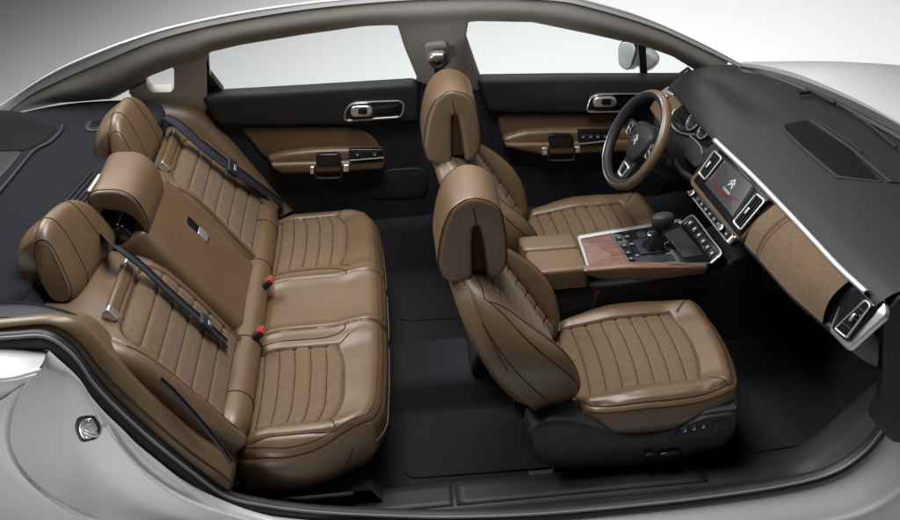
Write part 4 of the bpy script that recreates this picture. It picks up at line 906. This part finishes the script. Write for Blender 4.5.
# lower dash and firewall
band_lo = ax([(676, 168), (690, 180), (710, 205), (733, 232), (757, 258), (790, 295), (812, 315), (835, 335)], z=.63)
band_lo = np.vstack([[[.545, .665, .63]], band_lo, [[.700, -.80, .63]]])
BL = byy(crom(band_lo, 5), 110, .665, -.80)
low1 = BL+np.array([.05, 0, -.05]); low2 = BL+np.array([.16, 0, -.12]); low3 = np.stack([np.full(110, .98), yy, np.full(110, .36)], 1); low4 = np.stack([np.full(110, 1.06), yy, np.full(110, .10)], 1)
mb = MB(); mb.grid(loft([BL+np.array([.012, 0, .012]), BL+np.array([.004, 0, -.006]), low1, low2, low3, low4], 110, 6, smooth=False)); mb.build('lower_dash', plastic, dash, sharp=80)
# band behind everything (dark backing) then the leather band on the passenger side
TP = E_+np.array([-.010, 0, -.012])
def band(y0, y1, t0, t1, bul, off=0, n=60, k=14):
    ys_ = np.linspace(y0, y1, n); A = np.stack([np.interp(ys_, yy[::-1], TP[::-1, i]) for i in range(3)], 1); B = np.stack([np.interp(ys_, BL[::-1, 1], BL[::-1, i]) for i in range(3)], 1)
    nrm = np.array([-.8, 0, .5]); return np.array([A*(1-t)+B*t+nrm*(bul*math.sin(math.pi*np.clip(t, 0, 1))+off) for t in np.linspace(t0, t1, k)])
mb = MB(); mb.grid(band(.19, -.80, -.05, 1.05, .004, -.010)); mb.build('band_backing', plastic2, dash)
Bd = band(-.262, -.690, .0, .98, .020, .004, 90, 26)
gy = np.linspace(-.262, -.690, 90)
for yg in (-.335, -.352):
    Bd = Bd+np.array([.006, 0, -.004])*np.exp(-((gy-yg)/.0035)**2)[None, :, None]
mb = MB(); mb.grid(Bd); mb.build('trim_band', suede, dash, sharp=80)
ib = [np.argmin(np.abs(gy-y_)) for y_ in (-.335, -.352)]
tubes([Bd[:, i]+np.array([-.0005, 0, .0005]) for i in ib], .0018, 'seam', thread, dash)
tubes([Bd[0]+np.array([-.002, 0, .002])], .0016, 'band_stitching', thread_pale, dash)
# chrome strip along the edge
cs = E_[(yy < .185) & (yy > -.765)]+np.array([-.008, 0, -.002]); mb = MB()
mb.grid(np.stack([cs+np.array([.004, 0, .006]), cs+np.array([-.004, 0, .0055]), cs+np.array([-.009, 0, .000]), cs+np.array([-.009, 0, -.006]), cs+np.array([-.004, 0, -.010])], 1)); mb.build('chrome_strip', mat('brushed_strip', (.80, .80, .81), .42, .9), dash, sharp=80, solid=.002)
DG = np.array(G)
def on_dash(pts, lift=.0):
    out = []; Q = DG.reshape(-1, 3)
    for p in pts:
        z = .82
        for _ in range(6):
            c = ax([p], z=z)[0]; d = ((Q[:, :2]-c[:2])**2).sum(1); i_ = np.argsort(d)[:4]; w_ = 1/(d[i_]+1e-6); z = .5*z+.5*float((Q[i_, 2]*w_).sum()/w_.sum())
        out.append(c+np.array([0, 0, lift]))
    return np.array(out)
# speaker grille and slot set in the pad
gp = on_dash([(783, 126), (786, 131), (806, 150), (838, 176.5), (878, 180.5), (851, 151), (806, 122)])
gn = unit(np.cross(gp[5]-gp[0], gp[3]-gp[0])); gn = gn if gn[2] > 0 else -gn
def fit_plane(P):
    c = P.mean(0); _, _, v = np.linalg.svd(P-c); n = v[2]; return c, n if n[2] > 0 else -n
def plate(name, P, mt, parent, th=.012, R=.003, r=.01, lift=.004, nrm=None, sharp=45, bulge=0):
    c, n = fit_plane(P)
    if nrm is not None: n = nrm
    e1 = unit(np.cross((0, 1, 0), n)); e2 = np.cross(n, e1); q = rpoly(np.stack([(P-c)@e1, (P-c)@e2], 1), r)
    mb = MB(); mb.prism(q, c+n*lift, e1, e2, n, th, R, bulge=bulge); return mb.build(name, mt, parent, sharp=sharp), (c, n, e1, e2)
gs_, fr = plate('speaker_surround', on_dash([(779, 125), (784, 132), (804, 152), (836, 179), (884, 183), (853, 150), (807, 119.5)]), plastic2, dash, lift=.0045)
plate('speaker_grille', gp, mesh_m, gs_, lift=.0068)
plate('demist_slot', on_dash([(809, 121), (815, 120.5), (854, 149), (899, 184), (888, 183), (850, 150)]), rubber, dash, lift=.0072, r=.004)
tubes([on_dash([(812, 120), (854, 148.5), (862, 155)], .010)], .003, 'slot_edge', plastic2, dash)
# ---- centre stack
a_ = math.radians(38); SN = unit((-math.cos(a_), -.10*math.cos(a_), math.sin(a_))); SP = np.array((.605, -.05, .705))
def sp(name, out, mt, parent, off=0, th=.02, R=.003, r=.008, **k): return panelf(name, out, mt, parent, off=off, th=th, R=R, r=r, p=SP, n=SN, **k)
def sat(x, y, off=0): return pl(x, y, SP+SN*off, SN)
stk = sp('centre_stack', [(722, 144), (771, 199), (742, 238), (735, 240), (689, 184), (690, 178)], leather, dash, off=-.006, th=.07, R=.010, r=.02, sharp=80)
sp('stack_bezel', [(721, 146.5), (768, 199.5), (738, 236.5), (692.5, 180)], gloss, stk, off=.002, th=.02, R=.004, r=.008)
tp = sp('touchscreen', [(725.5, 158), (755, 185), (733, 220), (702, 183)], gloss, dash, off=.0035, th=.01, R=.001, r=.004)
sp('display', [(725.6, 160.5), (752.6, 185.2), (732.5, 216.5), (704.6, 183.2)], screen_m, tp, off=.0042, th=.003, R=.0005, r=.002)
S1 = unit(np.cross((0, 0, 1), SN)); S2 = np.cross(SN, S1)
if S1[1] > 0: S1 = -S1
if S2[2] < 0: S2 = -S2
def chevrons(mb, O, e1, e2, n, w_, th):
    for dy in (.30, -.12):
        q = np.array([(-.5, -.28), (-.5, -.06), (0, .42), (.5, -.06), (.5, -.28), (0, .16)])*w_+np.array([0, dy*w_])
        mb.prism(q, O, e1, e2, n, th, th*.3)
    return mb
sc0 = sat(730, 186, .0046)
mb = MB(); chevrons(mb, sc0+S2*.006, S1, S2, SN, .030, .0008); emb = mb.build('double_chevron', white_glow, tp)
cu = bpy.data.curves.new('wordmark', 'FONT'); cu.body = 'CITROËN'; cu.size = .0115; cu.align_x = 'CENTER'; cu.extrude = .0003
to = bpy.data.objects.new('wordmark_tmp', cu); COL.objects.link(to); bpy.context.view_layer.update()
me = bpy.data.meshes.new_from_object(to.evaluated_get(bpy.context.evaluated_depsgraph_get())); bpy.data.objects.remove(to)
Mx = Matrix(((S1[0], S2[0], SN[0], 0), (S1[1], S2[1], SN[1], 0), (S1[2], S2[2], SN[2], 0), (0, 0, 0, 1))); me.transform(Matrix.Translation(Vector(sc0-S2*.022-ORG['dashboard']))@Mx)
wo = bpy.data.objects.new('wordmark', me); COL.objects.link(wo); wo.parent = tp; me.materials.clear(); me.materials.append(white_glow); ORG['wordmark'] = ORG['dashboard']
sw_ = crom(np.array([sat(x, y, .0045) for x, y in [(722, 163), (717, 172), (715, 183), (722, 193), (733, 198), (741, 201)]]), 10)
W_ = np.interp(np.linspace(0, 1, len(sw_)), [0, .25, .5, .8, 1], [.001, .005, .008, .005, .0006]); Tn_ = np.gradient(sw_, axis=0); Wd_ = np.cross(SN, Tn_); Wd_ /= np.linalg.norm(Wd_, axis=1)[:, None]
mb = MB(); mb.grid(np.stack([sw_-Wd_*W_[:, None]*.5, sw_+SN*.0003, sw_+Wd_*W_[:, None]*.5], 1)); mb.build('red_swirl', red_glow, tp)
def vent(name, out, parent, P_, N_, nfin=4, off=.006, fin_dir=0, rim=.0035):
    v = panelf(name, out, gloss, parent, off=off, th=.025, R=.003, r=.008, p=P_, n=N_)
    pts = pln(out, P_+N_*(off+.001), N_); c, n = pts.mean(0), N_
    e1 = unit(np.cross((0, 0, 1), N_)); e2 = np.cross(N_, e1); q = rpoly(np.stack([(pts-c)@e1, (pts-c)@e2], 1)*.95, .008); ring = c+q[:, :1]*e1+q[:, 1:]*e2
    mb = MB(); mb.tube(ring, rim, 8, closed=True); mb.build('vent_frame', chrome, v)
    A, B, C_, D = pts
    for i in range(nfin):
        t = (i+1)/(nfin+1); a0, a1 = (A+(B-A)*t, D+(C_-D)*t) if fin_dir else (A+(D-A)*t, B+(C_-B)*t)
        d = a1-a0; mb = MB(); mb.tube([a0+d*.10+N_*.0015, a1-d*.10+N_*.0015], .0022, 6); mb.build('vent_fin', plastic2, v)
    m_ = pts.mean(0); mb = MB(); mb.box(m_+N_*.006, (.012, .004, .004), unit(C_-B), unit(B-A), N_, .002); mb.build('vent_slider', chrome, v)
    return v
vent('air_vent', [(714.5, 150), (722.5, 158), (705, 180.5), (698, 173.5)], dash, SP, SN, 3, fin_dir=1)
vent('air_vent', [(757, 193), (765.6, 200.6), (740, 231), (732.5, 222.5)], dash, SP, SN, 3, fin_dir=1)
# climate bar
CPN = unit((-.72, -.07, .69)); CPP = np.array((.548, -.06, .635))
cl = panelf('climate_panel', [(687, 191), (694, 188), (736, 236.5), (727, 242.5)], gloss, dash, off=0, th=.03, R=.004, r=.006, p=CPP, n=CPN)
def cat_(x, y, off=0): return pl(x, y, CPP+CPN*off, CPN)
tubes([np.array([cat_(688, 191.5, .001), cat_(727, 241.5, .001)]), np.array([cat_(727, 241.5, .001), cat_(736, 236.5, .002)])], .0028, 'panel_edge', chrome, cl)
C1 = unit(cat_(727, 242)-cat_(687, 191)); C2 = np.cross(CPN, C1)
for i in range(9):
    t = (i+.9)/10; c = cat_(690+(731-690)*t, 190+(239.5-190)*t, .0015)
    if i in (0, 7): mb = MB(); mb.cyl(c, CPN, .011, .012); kn = mb.build('rotary_knob', plastic2, cl); mb = MB(); mb.cyl(c+CPN*.010, CPN, .0116, .002); mb.build('knob_ring', chrome, kn)
    else:
        mb = MB(); mb.box(c, (.010, .008, .002), C1, C2, CPN, .0015); b_ = mb.build('climate_button', plastic2, cl)
        mb = MB(); mb.box(c+CPN*.0023, (.004, .0012, .0004), C1, C2, CPN, .0003); mb.build('button_mark', redm if i == 1 else icon_m, b_)
mb = MB(); mb.box(cat_(731, 240, .004), (.006, .014, .008), C1, C2, CPN, .003); mb.build('end_tab', chrome, cl)
# ---- switch bank at the front of the console
KP, KN = np.array((.575, -.02, .505)), unit((-.62, -.05, .78))
kb = panelf('switch_bank', [(682, 223), (692, 216), (721, 252), (711, 262)], gloss, con, off=.004, th=.03, R=.004, r=.008, p=KP, n=KN)
def kat(x, y, off=0): return pl(x, y, KP+KN*off, KN)
tubes([crom(np.array([kat(x, y, .006) for x, y in [(680, 224.5), (686, 219), (692, 215.5), (697, 220), (709, 236), (721, 252), (717, 258), (711, 263)]]), 5)], .0034, 'bank_frame', chrome, kb)
K1 = unit(kat(711, 258)-kat(686, 222)); K2 = np.cross(KN, K1)
for i in range(6):
    t = (i+.5)/6; c = kat(688.5+(714.5-688.5)*t, 220+(256.5-220)*t, .005)
    mb = MB(); mb.box(c, (.011, .013, .003), K1, K2, KN, .002); b_ = mb.build('bank_switch', plastic2, kb); mb = MB(); mb.box(c+KN*.0034, (.003, .005, .0004), K1, K2, KN, .0003); mb.build('switch_mark', icon_m, b_)
# ---- near end vent with chrome cap
EP, EN = np.array((.706, -.735, .70)), unit((-.80, -.12, .48))
ec = panelf('end_cap', [(845, 287), (868, 286.5), (885, 303), (886, 316), (847, 351), (828, 331)], mat('satin_silver_cap', (.5, .5, .51), .36, .85), dash, off=-.008, th=.014, R=.006, r=.012, p=EP, n=EN, sharp=60)
panelf('vent_well', [(846, 290), (862, 291), (875, 305), (872, 312), (845, 341), (831, 328)], gloss, ec, off=.002, th=.02, R=.003, r=.008, p=EP, n=EN)
vent('air_vent', [(866, 299), (872, 305), (846, 339), (834, 329)], dash, EP, EN, 3, off=.006, fin_dir=0, rim=.003)
# ---- instrument binnacle
IP, IN = np.array((.615, .40, .70)), unit((-.80, -.12, .58))
def ip(name, out, mt, parent, off=0, th=.03, R=.004, r=.012, **k): return panelf(name, out, mt, parent, off=off, th=th, R=R, r=r, p=IP, n=IN, **k)
ip('driver_fascia', [(650, 104), (662, 90), (673, 88), (690, 104), (716, 136), (708, 158), (694, 168), (664, 136), (655, 122)], plastic, dash, off=.002, th=.08, R=.006, sharp=80)
ip('fascia_trim', [(648, 108), (661, 91), (673, 88), (684, 101), (678, 109), (671, 118), (668, 127), (659, 124)], leather, dash, off=.006, th=.08, R=.010, sharp=80)
ip('fascia_cap', [(660, 91), (668, 85.5), (676, 90.5), (672, 96)], bright, dash, off=.012, th=.02, R=.005, r=.006)
dv = vent('air_vent', [(657, 97), (662, 91.5), (667.5, 96), (662, 103)], dash, IP, IN, 2, off=.016, rim=.0025)
cb = ip('instrument_cluster', [(671, 117), (677, 108), (686, 102), (697, 116), (714, 137), (706, 148), (693, 138), (678, 133)], gloss, dash, off=.008, th=.03, R=.004)
ie1 = unit(np.cross((0, 0, 1), IN)); ie2 = np.cross(IN, ie1)
for x, y, rr_ in ((695, 121, .036), (705.5, 130.5, .032)):
    c = pl(x, y, IP+IN*.010, IN); mb = MB(); mb.cyl(c, IN, rr_, .006, 36); g_ = mb.build('gauge', plastic, cb)
    a = np.linspace(0, 2*np.pi, 40, endpoint=False); mb = MB(); mb.tube(c+IN*.006+rr_*(np.cos(a)[:, None]*ie1+np.sin(a)[:, None]*ie2), .0022, 6, closed=True); mb.build('gauge_ring', chrome, g_)
    for t in np.linspace(-.6, 3.7, 12):
        d = math.cos(t)*ie1+math.sin(t)*ie2; mb = MB(); mb.tube([c+IN*.0066+d*rr_*.74, c+IN*.0066+d*rr_*.90], .0011, 5); mb.build('gauge_tick', white_glow, g_)
    mb = MB(); mb.tube([c+IN*.0068, c+IN*.0068+(ie1*.5+ie2*.6)*rr_], .0012, 5); mb.build('gauge_needle', red_glow, g_)
def ipt(x, y, off=.012): return pl(x, y, IP+IN*off, IN)
tubes([crom([ipt(x, y) for x, y in [(675, 109), (671, 117), (672.5, 126), (679, 132), (688, 134.5), (695, 134)]], 6)], .0030, 'cluster_frame', chrome, cb)
tubes([crom([ipt(x, y) for x, y in [(690, 136), (696, 141), (701, 147), (702.5, 154)]], 6)], .0030, 'cluster_trim', chrome, cb)
# ================================================================ STEERING WHEEL
WC = np.array((.411, .374, .699)); WN = unit((-.855, -.09, .51)); W1 = unit(np.cross((0, 0, 1), WN)); W2 = np.cross(WN, W1)
sw = thing('steering_wheel', 'two-tone steering wheel in tan and black leather with double chevron hub', 'steering wheel', tuple(WC))
def wp(x, y, z=0): return WC+W1*x+W2*y+WN*z
A = np.linspace(0, 2*np.pi, 120, endpoint=False)
def rimsec(t0, t1, ra, rb, n=12, R=.1675):
    th = np.linspace(t0, t1, n); return np.array([[wp((R+ra*np.cos(t))*math.cos(a), (R+ra*np.cos(t))*math.sin(a)*(1-.03*(math.sin(a) < -.8)), rb*math.sin(t)) for t in th] for a in A])
mb = MB(); mb.grid(rimsec(-1.75, 1.35, .0175, .0185), wrap_u=True); mb.build('rim', leather, sw, sharp=80)
mb = MB(); mb.grid(rimsec(1.35, 2*np.pi-1.75, .0175, .0185), wrap_u=True); rb_ = mb.build('rim_grip', plastic, sw, sharp=80)
pth = rimsec(1.35, 1.36, .0180, .019, 2)[:, 0]; mb = MB(); mb.tube(pth, .0016, 6, closed=True); mb.build('rim_line', chrome, rb_)
hub = crom([(-.068, .020), (-.062, .045), (-.040, .056), (0, .060), (.040, .056), (.062, .045), (.068, .020), (.056, -.022), (.034, -.055), (0, -.064), (-.034, -.055), (-.056, -.022)], 5, True)*1.12
mb = MB(); mb.prism(hub, wp(0, 0, -.004), W1, W2, WN, .055, .016, seg=5, bulge=.008); hb = mb.build('hub', dashpad, sw, sharp=80)
mb = MB(); chevrons(mb, wp(0, -.003, .0065), W1, W2, WN, .036, .0028); mb.build('double_chevron', chrome, hb)
for sg in (-1, 1):
    o = rpoly([(sg*.055, .034), (sg*.160, .030), (sg*.162, -.012), (sg*.120, -.020), (sg*.050, -.030)], .012)
    mb = MB(); mb.prism(o, wp(0, 0, -.020), W1, W2, WN, .022, .007); spk = mb.build('spoke', plastic2, sw, sharp=60)
    for (cx, cy) in ((.105, .014), (.098, -.006)):
        mb = MB(); mb.cyl(wp(sg*cx, cy, -.020), WN, .012, .007, 20); b_ = mb.build('wheel_button', gloss, spk)
        mb = MB(); a = np.linspace(0, 2*np.pi, 24, endpoint=False); mb.tube(wp(sg*cx, cy, -.0125)+.0115*(np.cos(a)[:, None]*W1+np.sin(a)[:, None]*W2), .0014, 6, closed=True); mb.build('button_ring', chrome, b_)
    fr_ = rpoly([(sg*.080, .030), (sg*.130, .026), (sg*.128, -.016), (sg*.082, -.022)], .008); mb = MB(); mb.tube(np.array([wp(x, y, -.0185) for x, y in fr_]), .0022, 6, closed=True); mb.build('button_frame', chrome, spk)
o = rpoly([(-.046, -.045), (.046, -.045), (.040, -.155), (-.040, -.155)], .012); mb = MB(); mb.prism(o, wp(0, 0, -.022), W1, W2, WN, .020, .006); spk = mb.build('spoke', plastic2, sw, sharp=60)
o = rpoly([(-.026, -.092), (.026, -.092), (.018, -.136), (-.018, -.136)], .008); mb = MB(); mb.prism(o, wp(0, 0, -.0205), W1, W2, WN, .01, .002); mb.build('spoke_opening', gloss, spk)
mb = MB(); mb.tube(np.array([wp(x, y, -.020) for x, y in o]), .0042, 8, closed=True); mb.build('spoke_frame', bright, spk)
# column, stalks
col = thing('steering_column', 'black steering column shroud with stalks behind the wheel', 'steering column', tuple(wp(0, 0, -.12)))
mb = MB(); mb.tube([wp(0, 0, -.03), wp(0, -.005, -.08), wp(0, -.02, -.20), wp(0, -.03, -.30)], [.050, .062, .066, .070], 24); mb.build('shroud', plastic, col, sharp=60)
for sg in (-1, 1):
    mb = MB(); mb.tube(crom([wp(sg*.05, 0, -.075), wp(sg*.10, .006, -.070), wp(sg*.155, .014, -.062)], 5), .0075, 10); s_ = mb.build('stalk', plastic2, col)
    mb = MB(); mb.tube([wp(sg*.14, .0115, -.064), wp(sg*.165, .016, -.060)], .0098, 12); mb.build('stalk_end', dashpad, s_)
kc = ax([(671, 166)], x=.56)[0]
mb = MB(); mb.cyl(kc, (-.9, -.2, .4), .016, .02); kn = mb.build('ignition_barrel', plastic2, dash); mb = MB(); mb.cyl(kc+np.array([-.018, -.004, .008]), (-.9, -.2, .4), .014, .003); mb.build('barrel_ring', chrome, kn)
# pedals
for (y, w2, z, nm) in ((.40, .05, .20, 'brake pedal'), (.27, .025, .17, 'accelerator pedal')):
    pe = thing('pedal', 'wide black brake pedal deep under the steering wheel' if w2 > .03 else 'narrow black accelerator pedal deep under the steering wheel', 'pedal', (.86, y, z))
    mb = MB(); mb.box((.86, y, z), (.045, w2, .006), unit((.5, 0, .8)), (0, 1, 0), unit((-.8, 0, .5)), .004); mb.build('pad', rubber, pe)
    mb = MB(); mb.tube([(.87, y, z+.01), (.96, y, z+.22)], .008, 8); mb.build('arm', plastic, pe)
# ================================================================ COWL, WIPER, BONNET
cw_up = ax([(741, 66.5), (756, 68), (775, 72), (805, 81), (840, 95), (872, 110), (905, 128), (960, 162), (1030, 210)], z=.80)
U2 = byy(crom(cw_up, 6), 110, .72, -.84)
Cb = C_+np.array([.006, 0, -.012])
mb = MB(); mb.grid(loft([Cb, Cb*.6+U2*.4-np.array([0, 0, .035]), Cb*.25+U2*.75-np.array([0, 0, .025]), U2], 110, 5, smooth=False)); cwl = mb.build('cowl_panel', plastic, body, sharp=70)
cw_r = Cb*.45+U2*.55-np.array([0, 0, .012]); tubes([cw_r], .010, 'cowl_seal', rubber, cwl)
bon = thing('bonnet', 'silver bonnet beyond the black windscreen cowl', 'bonnet', (1.6, 0, .70))
G = []
xf_ = U2[:, 0]; ysn = np.linspace(.80, -.84, 110)
for t in np.linspace(0, 1, 24):
    x = U2[:, 0]*(1-t)+(2.05-.25*(ysn/.84)**2)*t; edge_drop = .10*np.clip((np.abs(ysn)-.55)/.30, 0, 1)**2
    z = .800+.030*math.sin(min(t*3, 1)*math.pi/2)-.16*t**2-edge_drop*(.25+.75*min(1, t*3))*1.0
    G.append(np.stack([x, ysn, z], 1))
G = [G[0]+np.array([0, 0, -.03])]+G+[G[-1]+np.array([.05, 0, -.15])]
mb = MB(); mb.grid(np.array(G)); mb.build('bonnet_panel', paint, bon, sharp=80)
wi = thing('windscreen_wiper', 'thin grey wiper lying along the black windscreen cowl', 'wiper', tuple(ax([(820, 98)], z=.83)[0]))
mb = MB(); mb.tube(ax([(799, 93), (812, 91.5), (835, 103)], z=.835), .007, 8); mb.build('arm', plastic2, wi)
mb = MB(); mb.tube(ax([(806, 88.5), (836, 102.5), (866, 122), (896, 147)], z=.835), .0042, 8); mb.build('blade', dashpad, wi)
